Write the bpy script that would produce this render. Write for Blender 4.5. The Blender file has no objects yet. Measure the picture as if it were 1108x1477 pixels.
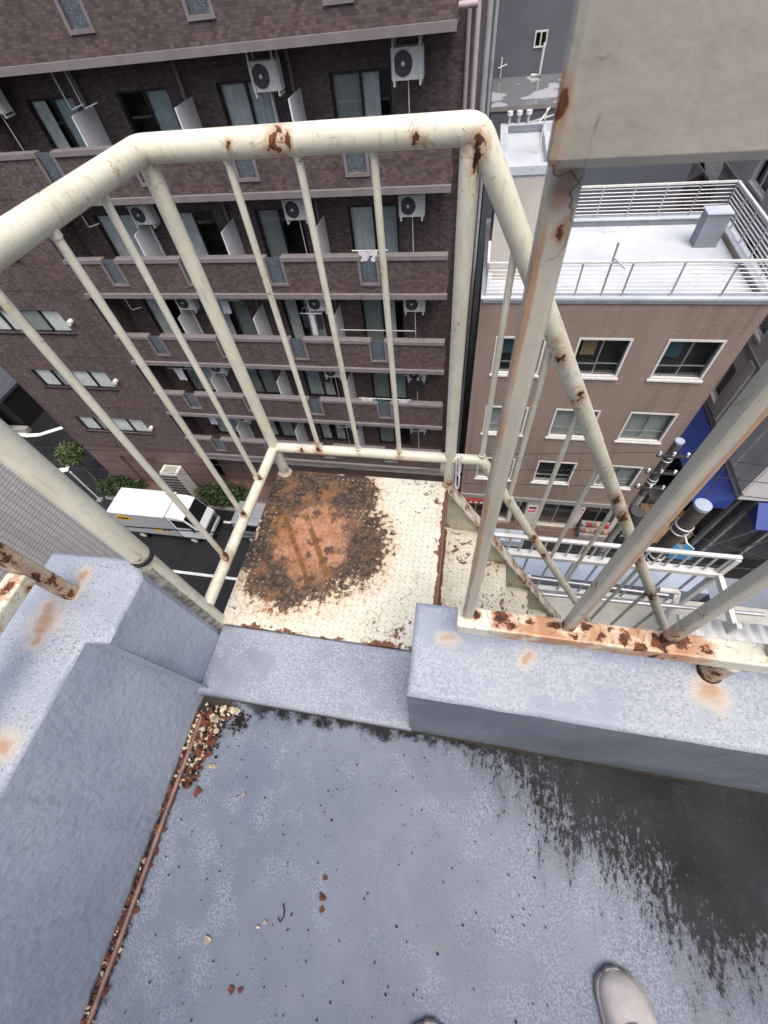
import bpy, math, random
from mathutils import Vector, Matrix, noise as mnoise

random.seed(11)
sc = bpy.context.scene
COL = sc.collection
rad = math.radians

# ------------------------------------------------------------------ camera
pitch, roll, yaw = 0.972788, 0.158479, 0.296567
cyw, syw = math.cos(yaw), math.sin(yaw)
Xa = Vector((cyw, syw, 0)); Ya = Vector((-syw, cyw, 0))
fw = Ya * math.cos(pitch) - Vector((0, 0, math.sin(pitch)))
dn = fw.cross(Xa)
if dn.z > 0: dn = -dn
X2 = math.cos(roll) * Xa + math.sin(roll) * dn
D2 = -math.sin(roll) * Xa + math.cos(roll) * dn
cam_data = bpy.data.cameras.new('camera'); cam = bpy.data.objects.new('camera', cam_data)
COL.objects.link(cam)
cm = Matrix((X2, -D2, -fw)).transposed().to_4x4()
cm.translation = Vector((0, 0, 1.35))
cam.matrix_world = cm
cam_data.sensor_fit = 'VERTICAL'; cam_data.sensor_height = 36.0
cam_data.lens = 600.98 / 1477 * 36.0
cam_data.clip_start = 0.02; cam_data.clip_end = 2000
cam_data.dof.use_dof = True; cam_data.dof.focus_distance = 1.7; cam_data.dof.aperture_fstop = 12
sc.camera = cam
cy_ = sc.cycles
cy_.adaptive_threshold = 0.02; cy_.max_bounces = 6; cy_.diffuse_bounces = 3; cy_.glossy_bounces = 3; cy_.transparent_max_bounces = 8; cy_.caustics_reflective = False; cy_.caustics_refractive = False

# ------------------------------------------------------------------ sky and sun (overcast)
SUN_EL, SUN_AZ = rad(66), rad(152)
w = bpy.data.worlds.new('World'); sc.world = w; w.use_nodes = True
wn = w.node_tree.nodes; wl_ = w.node_tree.links
bg = wn['Background']
sky = wn.new('ShaderNodeTexSky'); sky.sky_type = 'NISHITA'; sky.sun_disc = False
sky.sun_elevation = SUN_EL; sky.sun_rotation = SUN_AZ
sky.air_density = 1.0; sky.dust_density = 6.0; sky.ozone_density = 1.0
wl_.new(sky.outputs[0], bg.inputs[0]); bg.inputs[1].default_value = 0.15
sd = bpy.data.lights.new('sun', 'SUN'); sd.energy = 1.4; sd.angle = rad(50); sd.color = (1.0, 0.96, 0.9)
so = bpy.data.objects.new('sun', sd); COL.objects.link(so)
sdir = Vector((math.sin(SUN_AZ) * math.cos(SUN_EL), math.cos(SUN_AZ) * math.cos(SUN_EL), math.sin(SUN_EL)))
so.rotation_euler = sdir.to_track_quat('Z', 'Y').to_euler()
so.location = (0, 0, 30)
vs = sc.view_settings
vs.view_transform = 'Standard'; vs.look = 'None'; vs.gamma = 1.0; vs.use_curve_mapping = False
vs.exposure = 0.62

# ------------------------------------------------------------------ material kit
class NT:
    def __init__(s, name):
        s.m = bpy.data.materials.new(name); s.m.use_nodes = True
        s.t = s.m.node_tree; s.b = s.t.nodes['Principled BSDF']; s._p = None
    def n(s, typ): return s.t.nodes.new(typ)
    def put(s, sock, v):
        if isinstance(v, bpy.types.NodeSocket): s.t.links.new(v, sock)
        elif isinstance(v, (tuple, list)) and sock.type == 'RGBA': sock.default_value = (v[0], v[1], v[2], 1)
        else: sock.default_value = v
    def pos(s):
        if s._p is None: s._p = s.n('ShaderNodeNewGeometry').outputs['Position']
        return s._p
    def m_(s, op, a, b=0.0, c=None, clamp=False):
        k = s.n('ShaderNodeMath'); k.operation = op; k.use_clamp = clamp
        s.put(k.inputs[0], a); s.put(k.inputs[1], b)
        if c is not None: s.put(k.inputs[2], c)
        return k.outputs[0]
    def v_(s, op, a, b=None, scale=None):
        k = s.n('ShaderNodeVectorMath'); k.operation = op
        s.put(k.inputs[0], a)
        if b is not None: s.put(k.inputs[1], b)
        if scale is not None: s.put(k.inputs['Scale'], scale)
        return k.outputs['Value'] if op in ('LENGTH', 'DISTANCE', 'DOT_PRODUCT') else k.outputs['Vector']
    def noise(s, scale, detail=4, rough=0.55, vec=None, dist=0.0, col=False):
        k = s.n('ShaderNodeTexNoise'); s.put(k.inputs['Vector'], s.pos() if vec is None else vec)
        k.inputs['Scale'].default_value = scale; k.inputs['Detail'].default_value = detail
        k.inputs['Roughness'].default_value = rough; k.inputs['Distortion'].default_value = dist
        return k.outputs['Color' if col else 'Fac']
    def vor(s, scale, feature='F1', vec=None, out='Distance'):
        k = s.n('ShaderNodeTexVoronoi'); k.feature = feature
        s.put(k.inputs['Vector'], s.pos() if vec is None else vec); k.inputs['Scale'].default_value = scale
        return k.outputs[out]
    def ss(s, x, a, b, lo=0.0, hi=1.0, smooth=True):
        k = s.n('ShaderNodeMapRange'); k.interpolation_type = 'SMOOTHSTEP' if smooth else 'LINEAR'
        s.put(k.inputs[0], x); k.inputs[1].default_value = a; k.inputs[2].default_value = b
        k.inputs[3].default_value = lo; k.inputs[4].default_value = hi
        return k.outputs[0]
    def mix(s, f, a, b):
        k = s.n('ShaderNodeMix'); k.data_type = 'RGBA'
        s.put(k.inputs[0], f); s.put(k.inputs[6], a); s.put(k.inputs[7], b)
        return k.outputs[2]
    def sep(s, v=None):
        k = s.n('ShaderNodeSeparateXYZ'); s.put(k.inputs[0], s.pos() if v is None else v); return k.outputs
    def comb(s, x, y, z):
        k = s.n('ShaderNodeCombineXYZ')
        for i, q in enumerate((x, y, z)): s.put(k.inputs[i], q)
        return k.outputs[0]
    def scaled(s, sx, sy, sz): return s.v_('MULTIPLY', s.pos(), (sx, sy, sz))
    def warp(s, scale, amt, detail=3):
        c = s.v_('SUBTRACT', s.noise(scale, detail, col=True), (0.5, 0.5, 0.5))
        return s.v_('ADD', s.pos(), s.v_('SCALE', c, scale=amt))
    def spots(s, lst, vec, sq=(1, 1, 1)):
        out = None
        for (x, y, z, r) in lst:
            d = s.m_('DIVIDE', s.v_('LENGTH', s.v_('MULTIPLY', s.v_('SUBTRACT', vec, (x, y, z)), sq)), r)
            out = d if out is None else s.m_('MINIMUM', out, d)
        return out
    def bump(s, h, strength=0.3, dist=0.002, prev=None):
        k = s.n('ShaderNodeBump'); k.inputs['Strength'].default_value = strength; k.inputs['Distance'].default_value = dist
        s.put(k.inputs['Height'], h)
        if prev is not None: s.t.links.new(prev, k.inputs['Normal'])
        return k.outputs[0]
    def fin(s, col, rough=0.6, normal=None, metal=0.0, spec=None):
        s.put(s.b.inputs['Base Color'], col); s.put(s.b.inputs['Roughness'], rough)
        s.put(s.b.inputs['Metallic'], metal)
        if spec is not None: s.put(s.b.inputs['Specular IOR Level'], spec)
        if normal is not None: s.t.links.new(normal, s.b.inputs['Normal'])
        return s.m

def plain(name, c, rough=0.6, metal=0.0, var=0.25, scale=6.0, bump=0.0):
    k = NT(name)
    n1 = k.noise(scale, 5)
    lo = tuple(v * (1 - var) for v in c); hi = tuple(min(1, v * (1 + var * 0.6)) for v in c)
    col = k.mix(k.ss(n1, 0.3, 0.7), lo, hi)
    nm = k.bump(k.noise(scale * 8, 3), bump, 0.003) if bump else None
    return k.fin(col, rough, nm, metal)

def painted_steel(name, base, dark, spots, chips=0.0, streak=None, size=0.8, wash=None, halo_k=0.62):
    """old brushed paint over steel: chips, hairline cracks and rust that bleeds downwards"""
    k = NT(name)
    n_lo = k.noise(5, 4); n_hi = k.noise(48, 5, 0.65); n_mid = k.noise(17, 4)
    col = k.mix(k.ss(n_lo, 0.3, 0.72), base, dark)
    col = k.mix(k.m_('MULTIPLY', k.ss(n_mid, 0.52, 0.75), 0.4), col, tuple(v * 0.66 for v in dark))
    grime = k.noise(1.0, 4, .6, vec=k.scaled(90, 90, 14)); col = k.mix(k.m_('MULTIPLY', k.ss(grime, .52, .72), .3), col, (0.30, 0.25, 0.16))
    chip = k.ss(k.m_('ADD', k.m_('MULTIPLY', n_hi, 0.6), k.m_('MULTIPLY', n_lo, 0.4)), 0.635 - chips, 0.655 - chips)
    halo = k.ss(k.m_('ADD', k.m_('MULTIPLY', n_hi, 0.4), k.m_('MULTIPLY', n_lo, 0.6)), 0.585 - chips, 0.70 - chips)
    crack = k.ss(k.vor(22, 'DISTANCE_TO_EDGE', k.warp(26, 0.05, 3)), 0.018, 0.004)
    cr = k.m_('MULTIPLY', crack, k.ss(n_mid, 0.62, 0.70))
    if spots:
        wv = k.warp(40, 0.022, 4)
        d = k.spots(spots, wv, (1, 1, 0.5))
        dd = k.m_('ADD', d, k.m_('MULTIPLY', k.m_('SUBTRACT', n_hi, 0.5), 2.6))
        chip = k.m_('MAXIMUM', chip, k.ss(dd, 0.62 * size, 0.50 * size))
        halo = k.m_('MAXIMUM', halo, k.ss(dd, 1.7 * size, 0.5 * size))
        cr = k.m_('MAXIMUM', cr, k.m_('MULTIPLY', crack, k.m_('MULTIPLY', k.ss(d, 2.6, 1.5), k.ss(n_hi, .45, .52))))
    run = k.m_('MULTIPLY', k.ss(k.noise(1.0, 4, .6, vec=k.scaled(110, 110, 7)), .60, .72), k.ss(n_lo, .46, .60)); halo = k.m_('MAXIMUM', halo, k.m_('MULTIPLY', run, .7))
    if streak is not None: halo = k.m_('MAXIMUM', halo, streak(k))
    if wash is not None:
        wsh = wash(k, n_hi, n_mid); halo = k.m_('MAXIMUM', halo, wsh[0]); chip = k.m_('MAXIMUM', chip, wsh[1])
    ora = k.mix(k.ss(n_mid, .35, .65), (0.47, 0.22, 0.075), (0.36, 0.135, 0.035))
    col = k.mix(k.m_('MULTIPLY', halo, halo_k), col, ora)
    col = k.mix(k.m_('MULTIPLY', cr, 0.85), col, (0.11, 0.05, 0.022))
    rust = k.mix(k.ss(k.noise(75, 4), 0.35, 0.68), (0.028, 0.014, 0.01), (0.17, 0.055, 0.02))
    col = k.mix(chip, col, rust)
    nm = k.bump(k.m_('ADD', k.noise(34, 4), k.m_('MULTIPLY', k.noise(110, 2), .25)), 0.55, 0.0022)
    return k.fin(col, k.m_('ADD', k.m_('MULTIPLY', chip, 0.45), 0.40), nm)

CREAM, CREAMD = (0.70, 0.685, 0.57), (0.60, 0.585, 0.47)
M = {}
M['cream'] = painted_steel('cream_painted_steel', CREAM, CREAMD, [
    (-.399, .975, 1.108, .026), (-.492, .975, 1.105, .010), (-.373, .975, 1.102, .013), (-.127, .975, 1.098, .010), (-.112, .975, 1.085, .010),
    (-.055, .98, 1.014, .011), (-.675, .874, 1.11, .010), (-.675, .774, 1.105, .009), (-.69, 1.0, 1.075, .012), (-.014, .975, 1.079, .02), (-.02, .985, 1.06, .016),
    (.219, .96, .686, .022), (.235, .97, .646, .02), (.318, .97, .526, .024), (.571, .97, .066, .03), (.632, .97, -.04, .04), (.996, .97, -.70, .05), (.80, .97, -.36, .03),
    (.209, .97, -.01, .018), (.353, .97, -.277, .035), (.421, .97, -.39, .03), (.138, .96, -.2, .03), (.25, .97, -.43, .03), (.36, .97, -.62, .03), (.09, .99, -.12, .03),
    (-.515, .98, .225, .022), (-.584, .98, .225, .018), (-.211, .98, .22, .016), (-.363, .98, .22, .008),
    (-.70, .525, .215, .032), (-.70, .68, .215, .016), (-.70, .84, .215, .012), (-.029, 1.0, .06, .032), (-.70, 1.0, .07, .018), (-.72, .4, .12, .012)], chips=-0.005)
def stripe(k):
    x, y, z = k.sep()
    wob = k.m_('MULTIPLY', k.m_('SUBTRACT', k.noise(9, 3), 0.5), 0.008)
    a = k.m_('ABSOLUTE', k.m_('ADD', k.m_('SUBTRACT', x, 0.2195), wob))
    a = k.m_('MULTIPLY', k.ss(a, 0.0042, 0.001), k.m_('MULTIPLY', k.ss(k.noise(7, 3), 0.25, 0.55), k.ss(y, 0.2765, 0.2745)))
    b = k.m_('ABSOLUTE', k.m_('ADD', k.m_('SUBTRACT', x, 0.0350), wob))
    b = k.m_('MULTIPLY', k.ss(b, 0.0034, 0.001), k.ss(k.noise(11, 3), 0.35, 0.6))
    return k.m_('MULTIPLY', k.m_('MAXIMUM', a, b), 1.5, clamp=True)
M['rail'] = painted_steel('grey_cream_painted_steel', (0.50, 0.475, 0.395), (0.42, 0.395, 0.325), [
    (.104, .28, .60, .026), (.125, .27, .60, .028), (.16, .275, .60, .02), (.193, .28, .60, .03), (.273, .278, .60, .036), (.30, .272, .60, .03), (.328, .265, .60, .036), (.362, .27, .60, .04),
    (.40, .28, .60, .04), (.43, .272, .60, .03), (.246, .285, .60, .03), (.229, .265, .61, .02), (.55, .28, .60, .03), (.36, .257, .58, .02), (.28, .257, .58, .012), (.06, .285, .60, .012),
    (.040, .270, 1.258, .006), (.047, .271, 1.235, .005), (.47, .26, .50, .03), (.51, .245, .50, .02), (-.875, .235, .60, .03), (-.87, .24, .5, .022), (-.875, .235, .68, .03), (-.86, .25, .56, .02), (-.862, .25, .72, .04), (-.875, .235, .8, .04)],
    chips=-0.02, streak=stripe)
def bar_wash(k, n_hi, n_mid):
    x, y, z = k.sep()
    along = k.m_('MULTIPLY', k.ss(x, 0.07, 0.14), k.ss(x, 0.50, 0.40))
    a = k.m_('MULTIPLY', along, k.ss(k.m_('ADD', k.m_('MULTIPLY', n_mid, .7), k.m_('MULTIPLY', n_hi, .3)), .40, .56))
    return a, k.m_('MULTIPLY', along, k.ss(k.m_('ADD', k.m_('MULTIPLY', k.noise(13, 4, .6), .75), k.m_('MULTIPLY', n_hi, .25)), .655, .675))
M['bar'] = painted_steel('cream_painted_rail_bar', CREAM, CREAMD, [
    (.10, .285, .60, .030), (.118, .272, .60, .026), (.15, .28, .60, .018), (.193, .28, .60, .026), (.273, .278, .60, .030), (.305, .272, .60, .026), (.33, .262, .60, .026), (.362, .27, .60, .034),
    (.40, .28, .60, .036), (.43, .272, .60, .026), (.246, .285, .60, .03), (.225, .265, .60, .02), (.55, .28, .60, .03), (.36, .257, .575, .014), (.28, .257, .58, .010), (.055, .285, .60, .014),
    (-.88, .2, .62, .03), (-.87, .1, .62, .04), (-.88, 0, .62, .04), (-.87, .22, .6, .03)], chips=-0.03, size=0.55, wash=bar_wash, halo_k=0.85)
M['panel'] = painted_steel('beige_panel_paint', (0.42, 0.39, 0.335), (0.37, 0.345, 0.295), [(.029, .255, 1.272, .008), (.029, .258, 1.288, .005), (.034, .256, 1.268, .006)], chips=-0.25)

def deck_material():
    k = NT('chequer_plate_paint_and_rust')
    wv = k.warp(9, 0.10, 5)
    d = k.spots([(-.50, .70, .055, .235), (-.38, .69, .055, .165), (-.56, .86, .055, .19), (-.42, .90, .055, .12), (-.56, .56, .055, .14), (-.66, .92, .055, .1), (-.63, .64, .055, .12)], wv)
    hi = k.noise(55, 5, 0.65)
    d = k.m_('ADD', d, k.m_('MULTIPLY', k.m_('SUBTRACT', hi, 0.5), 1.35))
    d = k.m_('ADD', d, k.m_('MULTIPLY', k.ss(k.sep()[2], 0.0512, 0.0524), k.ss(k.noise(17, 3), .4, .6, .0, .45)))
    rust = k.ss(d, 1.10, 0.96); halo = k.ss(d, 1.45, 0.95)
    paint = k.mix(k.ss(k.noise(12, 5), 0.35, 0.7), (0.70, 0.68, 0.58), (0.62, 0.595, 0.49))
    paint = k.mix(k.m_('MULTIPLY', k.ss(k.noise(40, 4), 0.55, 0.72), 0.35), paint, (0.50, 0.465, 0.36))
    paint = k.mix(k.m_('MULTIPLY', halo, 0.55), paint, (0.50, 0.27, 0.08))
    # core: bare orange steel inside a dark brown ring
    core = k.m_('DIVIDE', k.v_('DISTANCE', k.v_('MULTIPLY', wv, (1.25, 1, 1)), (-.50 * 1.25, .69, .055)), 0.185)
    core = k.m_('ADD', core, k.m_('MULTIPLY', k.m_('SUBTRACT', k.noise(20, 6, .7), 0.5), 2.2))
    dark = k.mix(k.ss(k.noise(60, 5), 0.35, 0.7), (0.022, 0.015, 0.012), (0.105, 0.070, 0.050))
    dark = k.mix(k.m_('MULTIPLY', k.ss(k.noise(11, 5, .65), .47, .66), .7), dark, (0.20, 0.10, 0.055))
    orange = k.mix(k.ss(k.noise(14, 4), 0.35, 0.65), (0.32, 0.145, 0.070), (0.43, 0.230, 0.135))
    orange = k.mix(k.ss(k.noise(24, 4, .6, dist=0.4), 0.54, 0.64), orange, (0.10, 0.050, 0.038))
    rcol = k.mix(k.ss(core, 1.1, 0.5), dark, orange)
    rcol = k.mix(k.m_('MULTIPLY', k.ss(k.noise(9, 5, .65), 0.54, 0.68), 0.5), rcol, (0.33, 0.145, 0.03))
    # two ochre drip lines
    x, y, z = k.sep()
    for (ax, ay, bx, by, wd) in ((-.644, .80, -.471, .53, .013), (-.562, .81, -.402, .55, .015)):
        L = math.hypot(bx - ax, by - ay); ux, uy = (bx - ax) / L, (by - ay) / L
        rx, ry = k.m_('SUBTRACT', x, ax), k.m_('SUBTRACT', y, ay)
        al = k.m_('ADD', k.m_('MULTIPLY', rx, ux), k.m_('MULTIPLY', ry, uy))
        ac = k.m_('ABSOLUTE', k.m_('SUBTRACT', k.m_('MULTIPLY', rx, uy), k.m_('MULTIPLY', ry, ux)))
        ln = k.m_('MULTIPLY', k.ss(ac, wd, wd * 0.4), k.m_('MULTIPLY', k.ss(al, -0.01, 0.02), k.ss(al, L, L - 0.03)))
        ln = k.m_('MULTIPLY', ln, k.ss(k.noise(30, 3), 0.25, 0.5))
        rcol = k.mix(k.m_('MULTIPLY', ln, 0.9), rcol, (0.14, 0.060, 0.010))
    rcol = k.mix(k.m_('MULTIPLY', k.m_('MULTIPLY', k.ss(z, 0.0512, 0.0524), k.ss(k.noise(33, 4), .44, .56)), .8), rcol, (0.36, 0.27, 0.19))
    col = k.mix(rust, paint, rcol)
    # scattered chips, heavier at the stair joint
    edge = k.m_('ADD', k.m_('MULTIPLY', k.ss(x, -0.12, -0.02), 0.04), k.m_('ADD', k.m_('MULTIPLY', k.ss(k.m_('ABSOLUTE', k.m_('ADD', x, .031)), .015, .004), 0.17), k.m_('MULTIPLY', k.ss(y, .372, .355), .09)))
    ch = k.ss(k.m_('ADD', k.m_('ADD', k.m_('MULTIPLY', k.noise(38, 5, 0.65, dist=0.6), 0.6), k.m_('MULTIPLY', k.noise(7, 3), 0.4)), edge), 0.60, 0.63)
    col = k.mix(k.m_('MULTIPLY', ch, k.m_('SUBTRACT', 1.0, rust)), col, k.mix(hi, (0.04, 0.02, 0.014), (0.27, 0.10, 0.035)))
    ck = k.ss(k.vor(13, 'DISTANCE_TO_EDGE', k.warp(16, .10, 4)), .022, .004)
    ck = k.m_('MULTIPLY', k.m_('MULTIPLY', ck, k.ss(k.noise(6, 4), .52, .62)), k.m_('SUBTRACT', 1.0, rust))
    col = k.mix(k.m_('MULTIPLY', ck, .85), col, (0.22, 0.085, 0.02))
    nm = k.bump(k.noise(90, 4), 0.5, 0.002)
    return k.fin(col, k.m_('ADD', k.m_('MULTIPLY', rust, 0.25), 0.5), nm)
M['deck'] = deck_material()

def floor_material():
    k = NT('grey_blue_deck_coating')
    x, y, z = k.sep()
    n1 = k.noise(3.2, 5); n2 = k.noise(11, 5); fine = k.noise(210, 3, 0.6); pit = k.noise(120, 4, 0.6)
    base = k.mix(k.ss(n1, 0.3, 0.7), (0.112, 0.137, 0.190), (0.160, 0.188, 0.246))
    wear = k.ss(k.m_('ADD', k.m_('MULTIPLY', n2, 0.6), k.m_('MULTIPLY', k.m_('ABSOLUTE', k.m_('ADD', x, 0.20)), 0.20)), 0.31, 0.47)
    fl = k.m_('MULTIPLY', k.ss(k.m_('ADD', k.m_('MULTIPLY', fine, .65), k.m_('MULTIPLY', pit, .35)), 0.42, 0.60), k.m_('ADD', k.m_('MULTIPLY', wear, .85), .12))
    col = k.mix(k.m_('MULTIPLY', fl, 0.75), base, (0.33, 0.37, 0.44))
    col = k.mix(k.m_('MULTIPLY', k.ss(k.noise(2.0, 3), 0.56, 0.66), 0.5), col, (0.105, 0.122, 0.165))
    # shoe-print like rings of scuff
    for (cx, cy, r) in ((-.07, -.21, .05), (.045, -.36, .07), (-.05, -.40, .06), (-.33, .02, .05)):
        dd = k.v_('DISTANCE', k.v_('MULTIPLY', k.warp(7, .02), (1.3, .85, 0)), (cx * 1.3, cy * .85, 0))
        rg = k.m_('MULTIPLY', k.ss(k.m_('ABSOLUTE', k.m_('SUBTRACT', dd, r)), .014, .004), k.ss(k.noise(24, 3), .42, .62))
        col = k.mix(k.m_('MULTIPLY', rg, .4), col, (0.13, 0.14, 0.175))
    # the damp dark stain along the right-hand kerb, running out in flecks and streaks
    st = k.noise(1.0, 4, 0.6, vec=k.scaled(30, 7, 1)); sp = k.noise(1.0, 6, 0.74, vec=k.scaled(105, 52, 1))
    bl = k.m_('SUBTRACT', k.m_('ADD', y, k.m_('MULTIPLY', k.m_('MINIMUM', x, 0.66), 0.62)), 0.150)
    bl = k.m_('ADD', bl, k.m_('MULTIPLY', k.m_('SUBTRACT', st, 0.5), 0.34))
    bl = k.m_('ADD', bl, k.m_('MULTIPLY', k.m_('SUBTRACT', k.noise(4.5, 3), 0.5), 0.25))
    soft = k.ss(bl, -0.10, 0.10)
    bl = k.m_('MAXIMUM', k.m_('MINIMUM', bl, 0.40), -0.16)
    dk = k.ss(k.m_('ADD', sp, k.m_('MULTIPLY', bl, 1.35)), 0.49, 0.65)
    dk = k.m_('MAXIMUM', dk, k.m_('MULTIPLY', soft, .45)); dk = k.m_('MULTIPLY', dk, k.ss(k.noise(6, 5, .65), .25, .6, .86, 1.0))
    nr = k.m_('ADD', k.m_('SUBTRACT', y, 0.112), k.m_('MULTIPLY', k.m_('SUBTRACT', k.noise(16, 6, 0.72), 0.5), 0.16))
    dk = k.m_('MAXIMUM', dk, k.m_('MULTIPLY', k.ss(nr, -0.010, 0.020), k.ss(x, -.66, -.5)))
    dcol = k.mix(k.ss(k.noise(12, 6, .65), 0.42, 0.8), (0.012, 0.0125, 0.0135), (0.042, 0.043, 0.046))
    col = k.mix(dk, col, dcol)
    # black gritty pits
    pm = k.ss(k.m_('ADD', pit, k.m_('MULTIPLY', k.noise(4, 2), 0.16)), 0.745, 0.765)
    col = k.mix(pm, col, (0.03, 0.03, 0.03))
    # dirt along the left wall foot and the far corner
    wd = k.m_('ADD', k.m_('ADD', x, 0.696), k.m_('MULTIPLY', k.m_('SUBTRACT', k.noise(26, 5), 0.5), 0.09))
    col = k.mix(k.ss(wd, 0.008, -0.008), col, (0.022, 0.016, 0.012))
    cn = k.m_('ADD', k.v_('DISTANCE', k.v_('MULTIPLY', k.pos(), (1, 1, 0)), (-.685, .10, 0)), k.m_('MULTIPLY', k.m_('SUBTRACT', k.noise(30, 5), 0.5), 0.12))
    col = k.mix(k.ss(cn, 0.085, 0.06), col, (0.024, 0.016, 0.012))
    gy = k.m_('ADD', y, k.m_('MULTIPLY', k.m_('SUBTRACT', k.noise(40, 3), .5), .012))
    col = k.mix(k.ss(gy, 0.1315, 0.1345), col, (0.030, 0.031, 0.016))
    nm = k.bump(k.m_('ADD', fine, k.m_('MULTIPLY', pit, 0.6)), 0.25, 0.0016)
    rough = k.m_('ADD', 0.30, k.m_('MULTIPLY', n2, 0.40))
    return k.fin(col, rough, nm, spec=k.m_('SUBTRACT', 0.5, k.m_('MULTIPLY', dk, 0.40)))
M['floor'] = floor_material()

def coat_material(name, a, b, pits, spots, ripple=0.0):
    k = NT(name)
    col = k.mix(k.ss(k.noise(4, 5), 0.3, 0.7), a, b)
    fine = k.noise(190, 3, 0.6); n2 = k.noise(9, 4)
    if pits:
        lt = k.m_('MULTIPLY', k.ss(fine, 0.40, 0.62), k.ss(n2, 0.34, 0.52))
        col = k.mix(k.m_('MULTIPLY', lt, 0.6), col, (0.47, 0.50, 0.55))
        pn = k.noise(1.0, 4, 0.6, vec=k.v_('MULTIPLY', k.v_('ADD', k.pos(), (7.3, 2.1, 0)), (150, 240, 150)))
        pm = k.ss(k.m_('ADD', pn, k.m_('MULTIPLY', k.noise(5, 3), 0.25)), 0.735, 0.775)
        col = k.mix(k.m_('MULTIPLY', pm, pits), col, (0.13, 0.125, 0.12))
    if spots:
        d = k.spots(spots, k.warp(14, 0.07, 4))
        d = k.m_('ADD', d, k.m_('MULTIPLY', k.m_('SUBTRACT', k.noise(40, 5), .5), .6))
        col = k.mix(k.m_('MULTIPLY', k.ss(d, 2.3, 1.0), 0.5), col, (0.60, 0.50, 0.36))
        col = k.mix(k.m_('MULTIPLY', k.ss(d, 1.25, 0.35), 0.7), col, (0.40, 0.21, 0.09))
    x, y, z = k.sep()
    # grime at the foot
    col = k.mix(k.m_('MULTIPLY', k.ss(k.m_('ADD', z, k.m_('MULTIPLY', k.m_('SUBTRACT', k.noise(18, 4), .5), .03)), 0.016, 0.002), 0.8), col, (0.05, 0.05, 0.035))
    h = k.m_('ADD', k.m_('MULTIPLY', fine, 0.7), k.noise(60, 3))
    nm = k.bump(h, 0.35, 0.003)
    if ripple:
        dr = k.noise(1.0, 4, .6, vec=k.scaled(26, 26, 3)); col = k.mix(k.m_('MULTIPLY', k.ss(dr, .5, .74), .22), col, tuple(v * .5 for v in a))
        rp = k.noise(1.0, 2, 0.45, vec=k.scaled(60, 78, 44))
        nm = k.bump(rp, ripple, 0.006, nm)
        cr = k.ss(k.vor(2.2, 'DISTANCE_TO_EDGE', k.v_('MULTIPLY', k.warp(9, .05), (1, 1, 2.6))), 0.006, 0.0)
        col = k.mix(k.m_('MULTIPLY', cr, k.m_('MULTIPLY', k.ss(k.noise(3, 2), .55, .64), .55)), col, (0.08, 0.085, 0.09))
    return k.fin(col, 0.6, nm)
PSP = [(-.908, .215, .49, .022), (-.905, .19, .49, .026), (-.90, .165, .49, .024), (-.893, .135, .49, .018), (-.875, .295, .49, .018), (-.87, .26, .49, .016), (-.82, -.06, .49, .02), (.49, .235, .49, .022), (.01, .262, .49, .014), (.17, .25, .49, .012)]
M['ptop'] = coat_material('pale_speckled_parapet_coat', (0.27, 0.305, 0.365), (0.335, 0.368, 0.425), 0.65, PSP)
M['pside'] = coat_material('rippled_grey_blue_wall_coat', (0.32, 0.37, 0.445), (0.42, 0.465, 0.54), 0, [(-.72, .30, .47, .006)], 0.55)
M['sill'] = coat_material('grey_blue_threshold_coat', (0.215, 0.24, 0.30), (0.27, 0.297, 0.355), 0.3, [])
M['pfront'] = coat_material('shaded_grimy_wall_coat', (0.16, 0.185, 0.222), (0.24, 0.267, 0.31), 0, [], 0.35)  # front face's shade put into the coat's tone, along with grime streaks
M['flash'] = plain('old_mortar_flashing', (0.34, 0.33, 0.28), 0.9, var=0.6, scale=40, bump=0.6)
M['black'] = plain('black_rubber', (0.02, 0.02, 0.02), 0.7)
M['copper'] = plain('brown_painted_cable_pipe', (0.23, 0.13, 0.105), 0.45, var=0.35, scale=30)
M['white'] = plain('white_plastic', (0.75, 0.76, 0.78), 0.4, var=0.08)
M['whitep'] = plain('white_painted_metal', (0.62, 0.62, 0.60), 0.5, var=0.12, scale=12)
M['alu'] = plain('grey_aluminium', (0.42, 0.44, 0.46), 0.35, metal=0.6, var=0.1)
M['galv'] = plain('galvanised_pipe', (0.45, 0.46, 0.48), 0.4, metal=0.5, var=0.12)
M['chip'] = plain('cream_paint_flake', (0.56, 0.47, 0.33), 0.7, var=0.55, scale=70)
M['rust'] = plain('rust_flake', (0.16, 0.045, 0.025), 0.85, var=0.5, scale=90, bump=0.3)
M['soil'] = plain('dark_grit', (0.025, 0.018, 0.013), 0.95, var=0.6, scale=120, bump=0.8)
M['suede'] = plain('pale_pink_beige_suede', (0.58, 0.52, 0.50), 0.9, var=0.1, scale=40, bump=0.3)
M['suede_d'] = plain('taupe_suede', (0.33, 0.28, 0.26), 0.95, var=0.12, scale=60, bump=0.4)
M['sole'] = plain('beige_rubber_sole', (0.40, 0.35, 0.31), 0.75, var=0.15, scale=30)
M['lining'] = plain('grey_shoe_lining', (0.16, 0.145, 0.14), 0.95)

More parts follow.
